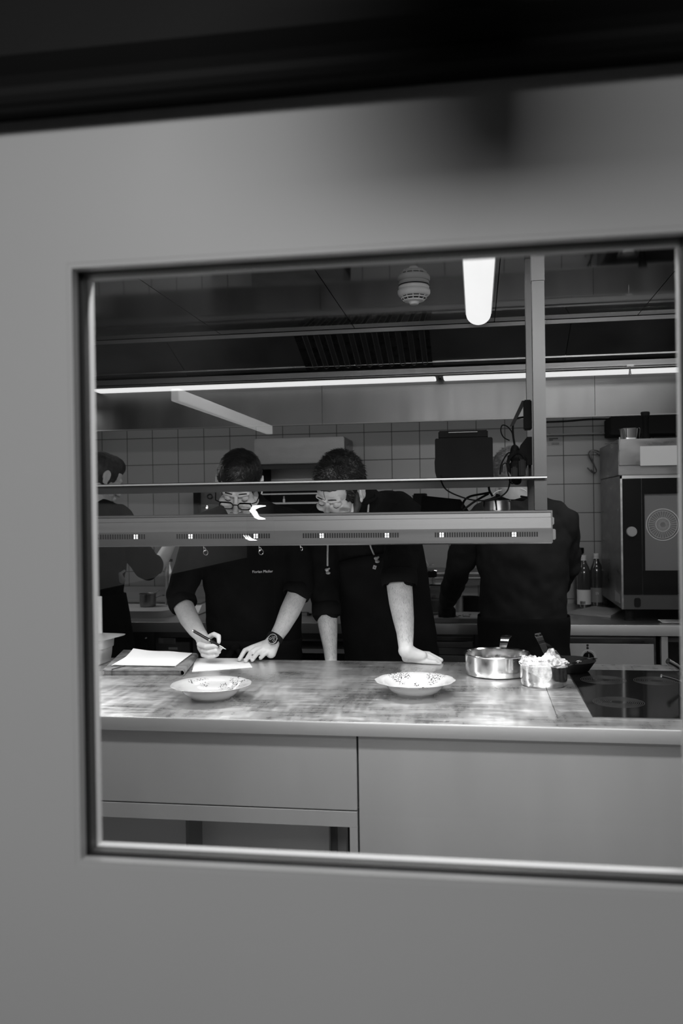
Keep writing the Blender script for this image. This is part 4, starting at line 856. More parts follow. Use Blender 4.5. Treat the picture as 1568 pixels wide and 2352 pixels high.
t, b, h = bottle(1370.5, 1271, 1387, .0335, 4.885, 'dark bottle with white cap and grey lettered label, next to the oven', 'glass_bottle', 'white_plastic', 'label_grey')
text_obj('SIN', .021, (b.x-.003, 4.885-.0345, ZR+h*.235), (1, 0, 0), (0, 0, 1), 'label_white', t, 'lettering', .0004, xs=.6)
t, b, h = bottle(1334, 1258, 1388, .036, 4.90, 'black glass bottle with dark foil cap behind the white-capped bottles', 'glass_bottle', 'black_plastic', None, capr=.019)
# slate board
p4 = [at(*q, Z=ZR+.012) for q in ((1300, 1405), (1402, 1414), (1428, 1399), (1364, 1392))]
g = G().hexa([Vector((p.x, p.y, ZR+.001)) for p in p4]+[Vector((p.x, p.y, ZR+.012)) for p in p4]); g.build('slate_board', 'board', None, label='pale flat chopping board lying in front of the bottles', category='board')
a = at(1519, 1431, Y=4.1); t = thing('wire_rack', (.9, 4.2, ZR), 'low steel wire rack on the rear worktop under the oven', 'rack')
g = G()
zz = at(1530, 1429, Y=4.1).z
for k in range(5): g.cone((a.x, 4.1+.02*k, zz), .002, (a.x+.3, 4.1+.02*k, zz), .002, 6, False)
for k in range(8): g.cone((a.x+.04*k, 4.1, zz-.002), .0018, (a.x+.04*k, 4.18, zz-.002), .0018, 6, False); g.cone((a.x+.04*k, 4.1, ZR), .0015, (a.x+.04*k, 4.1, zz), .0015, 6, False)
g.build('wires', 'chrome', t)
# ---- salamander grill behind the heads
SY = 4.62
a, b_ = at(584, 1066, Y=SY), at(790, 1004, Y=SY)
sg = thing('salamander_grill', ((a.x+b_.x)/2, 4.8, at(650, 1176, Y=SY).z), 'dark wall-mounted salamander grill behind the heads of the two front chefs', 'grill')
zl_ = at(650, 1185, Y=SY).z
G().box(a.x, b_.x, SY, YW-.002, at(650, 1065, Y=SY).z, at(650, 1006, Y=SY).z, .004).build('hood_box', 'steel_dark', sg)
G().box(a.x+.01, b_.x-.01, SY+.01, SY+.03, at(650, 1077, Y=SY).z, at(650, 1066, Y=SY).z).build('front_slot', 'gasket', sg)
G().box(a.x+.005, b_.x-.005, YW-.03, YW-.003, at(650, 1120, Y=YW-.02).z, at(650, 1070, Y=YW-.02).z).build('back_plate', 'steel_front', sg)
a2, b2 = at(586, 1176, Y=SY), at(740, 1176, Y=SY)
G().box(a2.x, a2.x+.02, SY, YW-.03, zl_, at(650, 1066, Y=SY).z).build('side_post', 'black_rubber', sg); G().box(b_.x-.02, b_.x, SY, YW-.03, zl_, at(650, 1066, Y=SY).z).build('side_post', 'black_rubber', sg)
G().box(a2.x+.02, b_.x-.02, YW-.05, YW-.031, zl_, at(650, 1122, Y=SY).z).build('cavity_back', 'black_rubber', sg)
for py0, py1 in ((1136, 1133), (1158, 1154)): G().box(a2.x+.02, b_.x-.02, SY+.005, SY+.02, at(650, py0, Y=SY).z, at(650, py1, Y=SY).z, .001).build('rack_rail', 'steel_front', sg)
G().box(a.x, b_.x, SY, YW-.01, zl_-.02, zl_).build('base_tray', 'steel_dark', sg)
p = at(652, 1154, Y=SY+.012); t = thing('small_bottle', (p.x, SY+.012, p.z), 'tiny bottle with pale cap standing on the grill rack rail', 'bottle')
G().lathe([(0, 0), (.006, 0), (.006, .016), (.004, .02), (0, .02)], (p.x, SY+.012, p.z), 16).build('body', 'label_white', t, True)
G().lathe([(0, .02), (.004, .02), (.004, .034), (0, .034)], (p.x, SY+.012, p.z), 16).build('cap', 'grey_plastic', t, True)
# ---- chrome machine left of writing chef's head
a, b_ = at(444, 1180, Y=4.7), at(503, 1128, Y=4.7); zm = at(470, 1195, Y=4.7).z
t = thing('chrome_machine', ((a.x+b_.x)/2, 4.75, zm), 'chrome coffee machine with dark side on wall shelf, left of glasses', 'machine')
G().box(a.x, a.x+.03, 4.70, 4.88, zm, b_.z+.01, .002).build('side_panel', 'black_plastic', t)
G().box(a.x+.03, b_.x, 4.74, 4.88, zm, b_.z+.02, .004).build('body', 'steel_dark', t)
c = at(478, 1140, Y=4.7)
G().lathe([(.010, 0), (.016, 0), (.016, .012), (.010, .012)], (c.x, 4.74, c.z), 24, closed=True, ax=AX).build('pressure_dial', 'black_gloss', t, True)
G().lathe([(0, 0), (.016, 0), (.018, .04), (.014, .055), (0, .055)], (c.x+.03, 4.71, zm+.005), 24).build('steam_cup', 'chrome', t, True)
G().tube([(c.x-.02, 4.72, zm+.01), (c.x-.02, 4.71, zm+.05), (c.x-.01, 4.72, zm+.08)], .007, 8).build('pipe', 'chrome', t, True)
a0 = at(400, 1180, Y=4.7).x; shz = zm
g = G().box(at(225, 1180, Y=4.7).x-.3, at(600, 1180, Y=4.62).x, 4.60, YW-.002, shz-.03, shz-.002, .002); g.build('wall_shelf', 'steel', None, label='steel wall shelf behind the pass at head height, left side', category='shelf')
# ---- tall bottle, scale, board and pot at left
p = at(391, 1413, Z=ZR+.001); Y_ = 4.5; bx_ = at(389, 1340, Y=Y_).x; h = at(391, 1284, Y=Y_).z-ZR
t = thing('steel_bottle', (bx_, Y_, ZR), 'tall slim steel cylinder bottle with dark cap by the scale', 'bottle')
r_ = .024; G().lathe([(0, 0), (r_, 0), (r_, h*.72), (r_*.95, h*.77), (r_*.62, h*.83), (r_*.62, h*.95), (0, h*.95)], (bx_, Y_, ZR), 32).build('body', 'steel', t, True)
G().lathe([(0, h*.95), (r_*.78, h*.95), (r_*.78, h), (0, h)], (bx_, Y_, ZR), 28).build('cap', 'black_rubber', t, True)
a = at(380, 1413, Z=ZR); Ys = a.y; x1 = at(455, 1413, Y=Ys).x
t = thing('kitchen_scale', ((a.x+x1)/2, Ys+.08, ZR), 'white kitchen scale with sloping front behind the bare forearm', 'scale')
hs = at(385, 1388, Y=Ys+.05).z-ZR
G().prism([(a.x, Ys, ZR+.004), (a.x+.002, Ys, ZR+.014), (a.x+.004, Ys+.06, ZR+hs), (a.x+.004, Ys+.2, ZR+hs), (a.x, Ys+.2, ZR+.004)], (x1-a.x, 0, 0)).build('case', 'white_plastic', t)
c = at(392, 1403, Y=Ys+.01); G().lathe([(0, 0), (.005, 0), (.005, .003), (0, .003)], (c.x, Ys+.012, c.z), 16, ax=AX).build('button', 'grey_plastic', t)
G().box(a.x-.002, x1, Ys+.05, Ys+.19, ZR+hs+.004, ZR+hs+.010, .002).build('weighing_plate', 'steel', t)
pb = [at(*q, Z=ZR+.03) for q in ((225, 1420), (352, 1412), (380, 1395), (240, 1395))]
cxb = (pb[0].x+pb[1].x)/2
a, b_ = at(150, 1425, Z=ZR+.03), at(383, 1396, Z=ZR+.03)
g = G().loft([((a.x*.5+b_.x*.5-.03, 4.38, ZR), .25, .17), ((a.x*.5+b_.x*.5-.03, 4.38, ZR+.036), .25, .17)], 48, 7); g.build('cutting_board', 'board', None, True, label='thick pale cutting board with rounded corners under the small pot', category='cutting board')
p = at(314, 1402, Z=ZR+.037); 
pot('small_pot', p.x-.01, 4.42, ZR+.037, .043, .068, 'small steel pot with a spoon and side handle on the cutting board', 'pot', (1, .3, 0), .05, .01, 'steel_dark', w=.008)
g = G().tube([(p.x-.02, 4.42, ZR+.06), (p.x+.03, 4.41, ZR+.11), (p.x+.06, 4.40, ZR+.125)], .003, 6); g.build('spoon', 'steel_shiny', None, True, label='small spoon leaning in the pot on the cutting board', category='spoon')
# ---- tower machine between front chefs
Yt = 4.35; a, b_ = at(640, 1424, Y=Yt), at(717, 1266, Y=Yt)
t = thing('steel_tower', ((a.x+b_.x)/2, Yt+.12, ZR), 'tall narrow steel appliance with dark framed label between the two front chefs', 'appliance')
z1, z2 = at(700, 1283, Y=Yt).z, at(700, 1286, Y=Yt).z
G().box(a.x, b_.x-.006, Yt, Yt+.25, ZR+.012, z1, .004).build('body', 'steel_front', t)
G().box(a.x+.01, b_.x-.010, Yt+.002, Yt+.25, z1+.002, b_.z, .002).build('top_section', 'steel', t)
G().box(a.x-.002, b_.x, Yt-.004, Yt+.25, z1-.002, z1+.001).box(a.x-.002, b_.x-.008, Yt-.004, Yt+.25, b_.z, b_.z+.003).build('trim_strip', 'steel_shiny', t)
p0, p1 = at(688, 1421, Y=Yt-.002), at(709, 1406, Y=Yt-.002); G().box(p0.x, p1.x, Yt-.003, Yt+.001, p0.z, p1.z).build('dark_label_frame', 'ink', t)
p0, p1 = at(692, 1419, Y=Yt-.004), at(704.5, 1407.5, Y=Yt-.004); G().box(p0.x, p1.x, Yt-.004, Yt-.002, p0.z, p1.z).build('label', 'grey_plastic', t)
for xx in (a.x+.015, b_.x-.03): G().box(xx, xx+.015, Yt+.01, Yt+.03, ZR, ZR+.012).build('foot', 'black_rubber', t)
# ---- food processor with lever
Yp = 4.45; c = at(993, 1400, Y=Yp)
t = thing('food_mill', (c.x, Yp, ZR), 'clear tub of pale paste under a black clamp lid with steel lever', 'food mill')
z = lambda py: at(990, py, Y=Yp).z
G().lathe([(0, 0), (.04, 0), (.048, .01), (.050, z(1352)-ZR), (.0485, z(1352)-ZR), (.046, .012), (0, .006)], (c.x, Yp, ZR), 36).build('clear_tub', 'jar_glass', t, True)
g = G().lathe([(0, .008), (.045, .012), (.0465, z(1378)-ZR), (0, z(1376)-ZR)], (c.x, Yp, ZR), 36).ell((c.x+.008, Yp-.02, z(1370)), (.012, .012, .010)); g.build('paste', 'board', t, True)
G().cone((c.x-.012, Yp, ZR+.01), .0025, (c.x-.012, Yp, z(1335)), .0025, 8).build('shaft', 'steel_shiny', t)
G().box(c.x-.048, c.x+.05, Yp-.05, Yp+.05, z(1343.5), z(1340.5), .001).build('lid_plate', 'chrome', t)
G().lathe([(0, 0), (.016, 0), (.016, z(1326)-z(1340)), (0, z(1326)-z(1340))], (c.x, Yp, z(1340)), 28).build('collar', 'steel_shiny', t, True)
G().box(c.x-.024, c.x+.024, Yp-.02, Yp+.02, z(1326), z(1312), .004).build('clamp_block', 'black_plastic', t)
P_ = [at(x, y, Y=Yp-.03) for x, y in ((970, 1328), (975, 1318), (977, 1305), (981, 1300), (996, 1297))]
G().tube(P_, [.002, .003, .004, .004, .003], 8).build('lever', 'chrome', t, True)
G().cone(at(970, 1274, Y=Yp-.03), .0045, at(983, 1299, Y=Yp-.03), .0048, 10).build('lever_grip', 'grey_plastic', t, True)
G().tube([at(x, y, Y=Yp-.025) for x, y in ((989, 1312), (996, 1310), (1001, 1306), (1003, 1311), (997, 1310))], .002, 6).build('wing_nut', 'chrome', t, True)
# backrail
a, b_ = at(955, 1317, Y=4.85), at(1100, 1316, Y=4.85)
t = thing('pipe_rail', ((a.x+b_.x)/2, 4.86, at(990, 1328, Y=4.85).z), 'pair of bright steel pipes along the wall behind the food mill', 'pipes')
for py in (1315.5, 1318, 1327.5): q = at(990, py, Y=4.86); G().cone((a.x-.1, 4.86, q.z), .0025, (b_.x+.05, 4.86, q.z), .0025, 8, False).build('pipe', 'steel_shiny', t, True)
G().box(a.x-.1, b_.x+.05, 4.885, 4.93, at(990, 1345, Y=4.88).z, at(990, 1305, Y=4.88).z).build('back_box', 'steel_dark', t)
# dark pans behind the arm
Yq = 4.45; c = at(1078, 1385, Y=Yq)
pot('stock_pot', c.x, Yq, ZR, .05, at(1080, 1371, Y=Yq).z-ZR, 'black pot with bright steel rim behind the gloved arm', 'pot', None, m='black_plastic')
c2 = at(1046, 1385, Y=4.3); pot('sauce_pot', c2.x+.01, 4.38, ZR+.001, .026, at(1050, 1368, Y=4.38).z-ZR, 'small grey pot next to the black pot behind the arm', 'pot', None, m='steel')
# work board and tray in front of gloved chef
p4 = [at(*q, Z=ZR+.02) for q in ((975, 1420), (1100, 1421), (1100, 1406), (1040, 1404))]
g = G().hexa([Vector((p.x, p.y, ZR+.001)) for p in p4]+[Vector((p.x, p.y, ZR+.02)) for p in p4]); g.build('cutting_board', 'board', None, label='light cutting board with food scraps under the gloved hand', category='cutting board')
random.seed(2); g = G()
for k in range(16):
    q = at(1040+random.uniform(-22, 40), 1413+random.uniform(-3, 4), Z=ZR+.021); g.ell(q+Vector((0, 0, .002)), (random.uniform(.004, .012), random.uniform(.003, .008), .003), None, 8, 6)
s_ = g.build('food_scraps', 'label_grey', None, True, label='pile of dark chopped food scraps on the light cutting board', category='food'); s_['kind'] = 'stuff'
# bits in the slot at the right of chef two
a, b_ = at(915, 1176, Y=4.7), at(947, 1137, Y=4.7); G().box(a.x-.05, b_.x, 4.7, 4.9, shz, b_.z, .002).build('bread_bin', 'grey_plastic', None, label='pale grey box on the wall shelf behind the bent chef', category='box')
G().box(at(905, 1180, Y=4.6).x-.4, at(1010, 1180, Y=4.62).x, 4.60, YW-.002, shz-.03, shz-.002, .002).build('wall_shelf', 'steel', None, label='steel wall shelf at head height behind the bent chef', category='shelf')
a, b_ = at(950, 1176, Y=4.68), at(968, 1133, Y=4.68); G().box(a.x, b_.x+.02, 4.68, 4.85, shz, b_.z, .002).build('black_box', 'black_plastic', None, label='narrow black box on the wall shelf right of the bent chef', category='box')
# ================================================================ PEOPLE
def basis(fwd, roll=0):
    f = Vector(fwd).normalized(); u = Vector((0, 0, 1)); u = (u-f*u.dot(f)).normalized(); x = f.cross(u)
    R = Matrix((x, f, u)).transposed(); return R@Matrix.Rotation(roll, 3, 'Y')
class Head:
    def __init__(s, c, R, k=1.0): s.c, s.R, s.k = Vector(c), R, k
    def p(s, x, y, z): return s.c+s.R@(Vector((x, y, z))*s.k)
    def ell(s, g, c, r, rot=None):
        R = s.R@rot if rot else s.R; g.ell(s.p(*c), tuple(a*s.k for a in r), R)
    def cone(s, g, a, ra, b, rb, n=14): g.cone(s.p(*a), ra*s.k, s.p(*b), rb*s.k, n)
def head_skin(g, H):
    e, c = (lambda *a, **k: H.ell(g, *a, **k)), (lambda *a: H.cone(g, *a))
    e((0, -.015, .030), (.0745, .094, .084)); e((0, .034, .036), (.061, .054, .054)); e((0, .040, -.032), (.057, .050, .060))
    c((-.052, .012, -.060), .020, (-.012, .066, -.096), .019); c((.052, .012, -.060), .020, (.012, .066, -.096), .019)
    e((0, .045, -.070), (.040, .040, .038))
    c((0, .088, .006), .0075, (0, .108, -.030), .0105); e((0, .110, -.036), (.012, .012, .010)); e((-.013, .100, -.038), (.008, .010, .007)); e((.013, .100, -.038), (.008, .010, .007))
    c((-.042, .076, .022), .009, (-.012, .086, .019), .0085); c((.042, .076, .022), .009, (.012, .086, .019), .0085)
    for s_ in (-1, 1):
        e((s_*.044, .062, -.030), (.024, .022, .018)); e((s_*.031, .0735, .000), (.0145, .0145, .0125))
        Rr = Matrix.Rotation(s_*.35, 3, 'Z')@Matrix.Rotation(-.2, 3, 'X')
        e((s_*.079, -.012, -.004), (.007, .018, .032), rot=Rr)
        pts = [H.p(s_*(.084+.002*math.cos(t)), -.014+.016*math.cos(t)-.002, .002+.029*math.sin(t)) for t in [math.radians(a) for a in range(-60, 215, 22)]]
        g.tube(pts, .0042*H.k, 8); e((s_*.079, -.002, -.030), (.006, .008, .010))
    c((-.020, .092, -.062), .0062, (0, .0975, -.060), .0068); c((.020, .092, -.062), .0062, (0, .0975, -.060), .0068); c((-.016, .091, -.072), .0065, (.016, .091, -.072), .0065)
def head_hair(H, parent, m='hair_black', n=900, ln=.016, seed=1, mess=.5, top=1.0, short=False):
    g = G()
    H.ell(g, (0, -.022, .036), (.0815, .098, .090*top)); H.ell(g, (0, -.054, -.005), (.066, .058, .072)); H.ell(g, (0, .010, .066), (.068, .076, .062*top)); H.ell(g, (0, .024, .060+.024*top), (.056, .066, .046*top))
    if short: pass
    me = bake(g, .0035, 3, .003 if short else .005, .022)
    hr = link('hair', me, m, parent, 180)
    hr.name = 'hair'
    random.seed(seed); g = G(); Ri = H.R.transposed(); off = root_loc(parent); polys = me.polygons; N_ = len(polys); made = 0
    while made < n:
        q = polys[random.randrange(N_)]; co = q.center+off; l = Ri@(co-H.c)
        if l.z < -.01 or (l.y > .045 and l.z < .085): continue
        nn = Vector(q.normal); fl_ = H.R@Vector((random.uniform(-1, 1)*mess+.45*(1 if l.x > -.02 else -1), random.uniform(-.3, 1)*.8, random.uniform(-1, .3)*.6)); fl_ = fl_-nn*fl_.dot(nn); d = (fl_.normalized()+nn*mess*random.uniform(0, .9)).normalized(); L1 = ln*random.uniform(.5, 1.3)
        a = co-nn*.001; b_ = a+d*L1*.5+nn*.001; c_ = a+d*L1+Vector((0, 0, -.002)); sd = d.cross(nn); sd = sd.normalized() if sd.length > 1e-4 else d.orthogonal()
        w = .0008
        v = [g.b.verts.new(x) for x in (a-sd*w, a+sd*w, b_+sd*w*.7, b_-sd*w*.7, c_)]
        g.b.faces.new(v[:4]); g.b.faces.new((v[3], v[2], v[4])); made += 1
    st = g.build('hair_strands', m, hr); return hr
def brows(H, parent, m='hair_black', lash=True):
    for s_ in (-1, 1):
        g = G(); pts = [H.p(s_*x, y, z) for x, y, z in ((.012, .0940, .0275), (.024, .0918, .0290), (.036, .0860, .0265), (.047, .0775, .0190))]
        g.tube(pts, [.0017, .0024, .0022, .0012], 8); g.build('eyebrow', m, parent, True)
        if lash:
            g = G(); g.tube([H.p(s_*x, y, z) for x, y, z in ((.019, .0845, -.0062), (.026, .0872, -.0085), (.033, .0872, -.0088), (.041, .0835, -.006))], [.0008, .0014, .0014, .0007], 6); g.build('eyelashes', m, parent, True)
def limb(g, pts):    # [(point, radius), ...] tapered chain
    for (a, ra), (b_, rb) in zip(pts, pts[1:]): g.cone(a, ra, b_, rb, 20)
A = lambda px, py, Y: at(px, py, Y=Y)
AZ = lambda px, py, z: at(px, py, Z=z)
def torso(g, secs, grow=0, p=2.5): g.loft([(c, rx+grow, ry+grow, yw) for c, rx, ry, yw in secs], 40, p)
def apron(secs, grow, z0, z1, a0, a1, name, m, parent, tilt=0, n=36, rows=26):
    """cloth shell hugging the front (or back) of the torso between two heights"""
    zs_ = [s_[0][2] for s_ in secs]
    def sec(z):
        z = max(min(z, max(zs_)), min(zs_)); ss = sorted(secs, key=lambda q: q[0][2])
        for a, b_ in zip(ss, ss[1:]):
            if a[0][2] <= z <= b_[0][2]:
                t = (z-a[0][2])/max(1e-6, b_[0][2]-a[0][2]); return Vector(a[0]).lerp(Vector(b_[0]), t), a[1]*(1-t)+b_[1]*t, a[2]*(1-t)+b_[2]*t
    g = G(); L0, L1 = [], []
    for j in range(rows+1):
        r0, r1 = [], []
        for i in range(n+1):
            an = math.radians(a0+(a1-a0)*i/n); top = z1+tilt*math.cos(an); z = z0+(top-z0)*j/rows
            c, rx, ry = sec(z); ca, sa = math.cos(an), math.sin(an); q = 2/2.5
            wv = .004*math.sin(an*9+z*7)*max(0, min(1, (1.0-z)*2))
            for L_, e_ in ((r0, grow+wv), (r1, grow+wv+.003)):
                L_.append(g.b.verts.new((c.x+(rx+e_)*math.copysign(abs(ca)**q, ca), c.y+(ry+e_)*math.copysign(abs(sa)**q, sa), z)))
        L0.append(r0); L1.append(r1)
    for j in range(rows):
        for i in range(n):
            g.b.faces.new((L1[j][i], L1[j][i+1], L1[j+1][i+1], L1[j+1][i])); g.b.faces.new((L0[j][i], L0[j+1][i], L0[j+1][i+1], L0[j][i+1]))
    for j in range(rows):
        for i in (0, n): g.b.faces.new((L0[j][i], L0[j+1][i], L1[j+1][i], L1[j][i]))
    for i in range(n):
        for j in (0, rows): g.b.faces.new((L0[j][i], L0[j][i+1], L1[j][i+1], L1[j][i]))
    return g.build(name, m, parent, 180)
def nail(g, p, d, up, w=.0045):
    d = Vector(d).normalized(); up = Vector(up); up = (up-d*up.dot(d)).normalized(); s_ = d.cross(up); R = Matrix((s_, d, up)).transposed(); g.ell(p, (w, w*1.35, .0012), R, 12, 8)
def legs(hipc, feet, parent, mat_, yaw=0):
    g = G(); s_ = []
    for k, f in zip((-1, 1), feet):
        hx = Vector((hipc[0]+k*.095, hipc[1], .88)); kn = Vector(((hx.x+f[0])/2, (hx.y+f[1])/2-.01, .50)); an = Vector((f[0], f[1], .10)); limb(g, [(hx, .092), (kn, .066), (an, .055)]); s_.append(an)
    g.ell((hipc[0], hipc[1], .90), (.165, .11, .11))
    link('trousers', bake(g, .009, 4, .01, .09), mat_, parent, 180)
    for an, f in zip(s_, feet):
        sg_ = f[2]; g = G(); g.ell((an.x, an.y+sg_*.055, .035), (.045, .13, .036)); g.ell((an.x, an.y, .07), (.042, .055, .05)); link('shoe', bake(g, .007, 3), 'black_rubber', parent, 180)
    return s_
def arm_pts(*a): return [(Vector(p), r) for p, r in a]

def arm_hair(body, parent, a_, b_, n, rad, ln=.009, seed=0):
    random.seed(seed); off = root_loc(parent); ax = (b_-a_); L_ = ax.length; ax.normalize(); cand = []
    for q in body.data.polygons:
        c = q.center+off; t = (c-a_).dot(ax)
        if 0 < t < L_ and (c-a_-ax*t).length < rad: cand.append((c, q.normal.copy()))
    g = G()
    for _ in range(n):
        c, nn = random.choice(cand); d = ax+Vector((random.uniform(-.6, .6), random.uniform(-.3, .3), random.uniform(-.3, .3))); d = d-nn*d.dot(nn); d = (d.normalized()+nn*.15).normalized(); sd = d.cross(nn); sd = sd.normalized() if sd.length > 1e-4 else d.orthogonal()
        l_ = ln*random.uniform(.4, 1.0); w = .00015; v = [g.b.verts.new(x) for x in (c-sd*w, c+sd*w, c+d*l_+nn*.0006)]; g.b.faces.new(v)
    g.build('arm_hair', 'hair_short', parent)

# ---------------------------------------------------------------- writing chef with glasses
P1 = thing('person', (-.86, 3.27, 0), 'person in black chef jacket with glasses and wristwatch, bent over writing with a pen', 'person')
H1 = Head((-.861, 3.105, 1.535), basis((.06, -.78, -.62), math.radians(-5)), 1.0)
sec1 = [((-.86, 3.30, .86), .172, .115, 0), ((-.86, 3.295, .95), .178, .12, 0), ((-.86, 3.285, 1.08), .182, .125, 0), ((-.86, 3.265, 1.20), .186, .125, 0), ((-.86, 3.245, 1.30), .188, .115, 0), ((-.86, 3.23, 1.38), .172, .095, 0), ((-.86, 3.225, 1.42), .125, .075, 0), ((-.86, 3.225, 1.445), .07, .06, 0)]
g = G(); head_skin(g, H1); torso(g, sec1, -.012)
g.cone((-.86, 3.225, 1.42), .062, H1.p(0, -.035, -.05), .055); g.ell((-.86, 3.29, .90), (.15, .10, .12))
for k in (-1, 1): limb(g, [(Vector((-.86+k*.09, 3.30, .86)), .075), (Vector((-.86+k*.10, 3.31, .48)), .05), (Vector((-.86+k*.10, 3.35, .09)), .035)])
# right arm (image left) with pen
RS = Vector((-1.045, 3.22, 1.37)); RE = A(414, 1365, 3.17); RM = A(434, 1420, 3.10); RW = A(462, 1461, 3.01)
limb(g, arm_pts((RS, .05), (RE, .041), (A(421, 1392, 3.145), .0385), (RM, .0365), (A(450, 1446, 3.045), .030), (RW, .0245)))
limb(g, arm_pts((RW, .0240), (A(468, 1476, 2.99), .0245), (A(470, 1488, 2.98), .0235))); limb(g, arm_pts((A(464, 1486, 2.985), .018), (A(471, 1500, 2.975), .016)))
limb(g, arm_pts((A(458, 1480, 2.955), .0105), (A(473, 1484.5, 2.932), .0096), (A(488, 1483.5, 2.930), .0078), (A(499, 1483, 2.930), .0072)))          # thumb
limb(g, arm_pts((A(479, 1464, 2.975), .0105), (A(491, 1457, 2.955), .0092), (A(502, 1461.5, 2.94), .0086), (A(502.5, 1474, 2.936), .0072)))   # index
limb(g, arm_pts((A(483, 1486, 2.968), .0105), (A(499, 1482, 2.962), .0088), (A(507, 1488, 2.950), .0080), (A(500, 1493.5, 2.938), .0074)))  # middle
limb(g, arm_pts((A(466, 1494, 2.955), .0092), (A(480, 1497.5, 2.936), .0086), (A(496, 1494.5, 2.932), .0080), (A(503, 1497.5, 2.945), .0072)))      # ring
limb(g, arm_pts((A(466, 1504, 2.96), .0088), (A(479, 1508.5, 2.942), .0082), (A(492, 1506.5, 2.938), .0075), (A(499, 1504, 2.95), .0066)))     # little
# left arm (image right), flat hand with watch
LS = Vector((-.672, 3.22, 1.37)); LE = A(690, 1345, 3.18); LW = A(634, 1463, 3.075)
limb(g, arm_pts((LS, .05), (LE, .041), (A(682, 1368, 3.16), .0385), (A(665, 1405, 3.13), .0375), (A(648, 1440, 3.10), .030), (LW, .0250)))
ty = .0085
tipA, tipB, tipC, tipD = AZ(549.5, 1515, ZT+.0105), AZ(564, 1517.5, ZT+.0105), AZ(579, 1516, ZT+.0105), AZ(598, 1512, ZT+.0105)
kA, kB, kC, kD = A(578, 1488, 3.055), A(590, 1491, 3.045), A(603, 1493, 3.045), A(617, 1496, 3.05)
limb(g, arm_pts((LW, .0245), (A(620, 1481, 3.065), .0255), (A(606, 1490, 3.06), .021)))
limb(g, arm_pts((A(628, 1478, 3.07), .022), (A(622, 1500, 3.06), .019))); limb(g, arm_pts((A(618, 1478, 3.07), .018), (kA, .0108)));
for k_, mpx, tp, r0 in ((kA, (562, 1494, 3.035), tipA, .0096), (kB, (576, 1499, 3.03), tipB, .0098), (kC, (590.5, 1500, 3.03), tipC, .0096), (kD, (607, 1502, 3.035), tipD, .0088)):
    m_ = A(*mpx); limb(g, [(k_, r0+.001), (m_, r0*.93), (m_.lerp(tp, .6), r0*.84), (tp, r0*.76)]); limb(g, [(A(612, 1487, 3.065), .015), (k_, r0+.001)])
limb(g, arm_pts((A(612, 1486, 3.09), .014), (A(590, 1495, 3.11), .0115), (AZ(577, 1507, ZT+.013), .0095)))
skin1 = link('body', bake(g, .0026, 3), 'skin', P1, 180)
arm_hair(skin1, P1, A(421, 1392, 3.145), RW, 1600, .06, seed=1); arm_hair(skin1, P1, A(682, 1368, 3.16), LW, 1800, .06, seed=2)
g = G()
for k_, tp in ((0, tipA), (1, tipB), (2, tipC), (3, tipD)): nail(g, tp+Vector((-.001, -.0045, .0055)), (-.25, -.5, -.55), (0, -.6, .6), .0042)
nail(g, A(497, 1483, 2.9275), (1, 0, .1), (0, -1, .2), .0042)
nb = g.build('fingernails', 'nail', P1, 180)
# clothes
g = G(); torso(g, sec1, .004)
for (S_, E_, B_, hem, rr) in ((RS, RE, A(417, 1377, 3.16), A(421, 1386, 3.15), .001), (LS, LE, A(687, 1352, 3.17), A(684, 1359, 3.165), 0)):
    limb(g, [(S_+Vector((0, 0, -.005)), .063), (S_.lerp(E_, .5), .057), (E_, .053), (B_, .050)])
g.cone((-.86, 3.23, 1.405), .085, (-.86, 3.215, 1.455), .068)
for k in (-1, 1): g.cone((-.86+k*.05, 3.225, 1.43), .05, (-.86+k*.175, 3.225, 1.375), .062)
jk = link('chef_jacket', bake(g, .006, 7, .016, .075), 'cloth_black', P1, 180)
for a_, b_, r_ in ((A(414, 1373, 3.165), A(423, 1392, 3.148), .052), (A(688, 1348, 3.175), A(679, 1368, 3.155), .051)):
    d = (b_-a_).normalized(); g = G(); R = d.to_track_quat('Z', 'Y').to_matrix(); L_ = (b_-a_).length
    g.lathe([(r_-.008, -.006), (r_, -.004), (r_+.003, L_*.5), (r_, L_), (r_-.004, L_+.004), (r_-.007, L_), (r_-.008, L_*.5)], a_, 40, lambda a, r: .018*math.sin(3*a+1), closed=True, ax=R); g.build('rolled_cuff', 'cloth_black', P1, 180)
legs((-.86, 3.30), [(-.97, 3.36, -1), (-.75, 3.36, -1)], P1, 'cloth_black')
apron(sec1+[((-.86, 3.31, .45), .20, .13, 0)], .010, .46, .95, 185, 355, 'waist_apron', 'cloth_apron', P1)
g = G(); c = A(537, 1488, 3.15); g.cone(c, .014, c+Vector((.012, 0, .006)), .012).cone(c, .008, c+Vector((-.022, .0, -.035)), .012).cone(c+Vector((.01, 0, 0)), .008, c+Vector((.035, 0, -.04)), .012); link('apron_knot', bake(g, .003, 3), 'cloth_black', P1, 180)
# collar
g = G(); pts = [Vector((-.86+.071*math.cos(t), 3.212+.062*math.sin(t), 1.462-.012*math.sin(t)*(-1))) for t in [math.radians(a) for a in range(-70, 251, 16)]]
for i in range(len(pts)-1): g.cone(pts[i], .009, pts[i+1], .009, 8)
link('collar', bake(g, .004, 2), 'cloth_black', P1, 180)
bm_ = bmesh.new(); bm_.from_mesh(jk.data); bmesh.ops.transform(bm_, matrix=Matrix.Translation(root_loc(P1)), verts=bm_.verts); bv = BVHTree.FromBMesh(bm_)
text_obj('Florian Pfeifer', .0135, A(580.5, 1319.5, 3.0), (1, 0, .02), (-.02, 0, 1), 'embroidery', jk, 'name_lettering', .0004, onto=bv, xs=1.0)
bm_.free()
head_hair(H1, P1, 'hair_black', 4000, .020, 3, .22); brows(H1, P1)
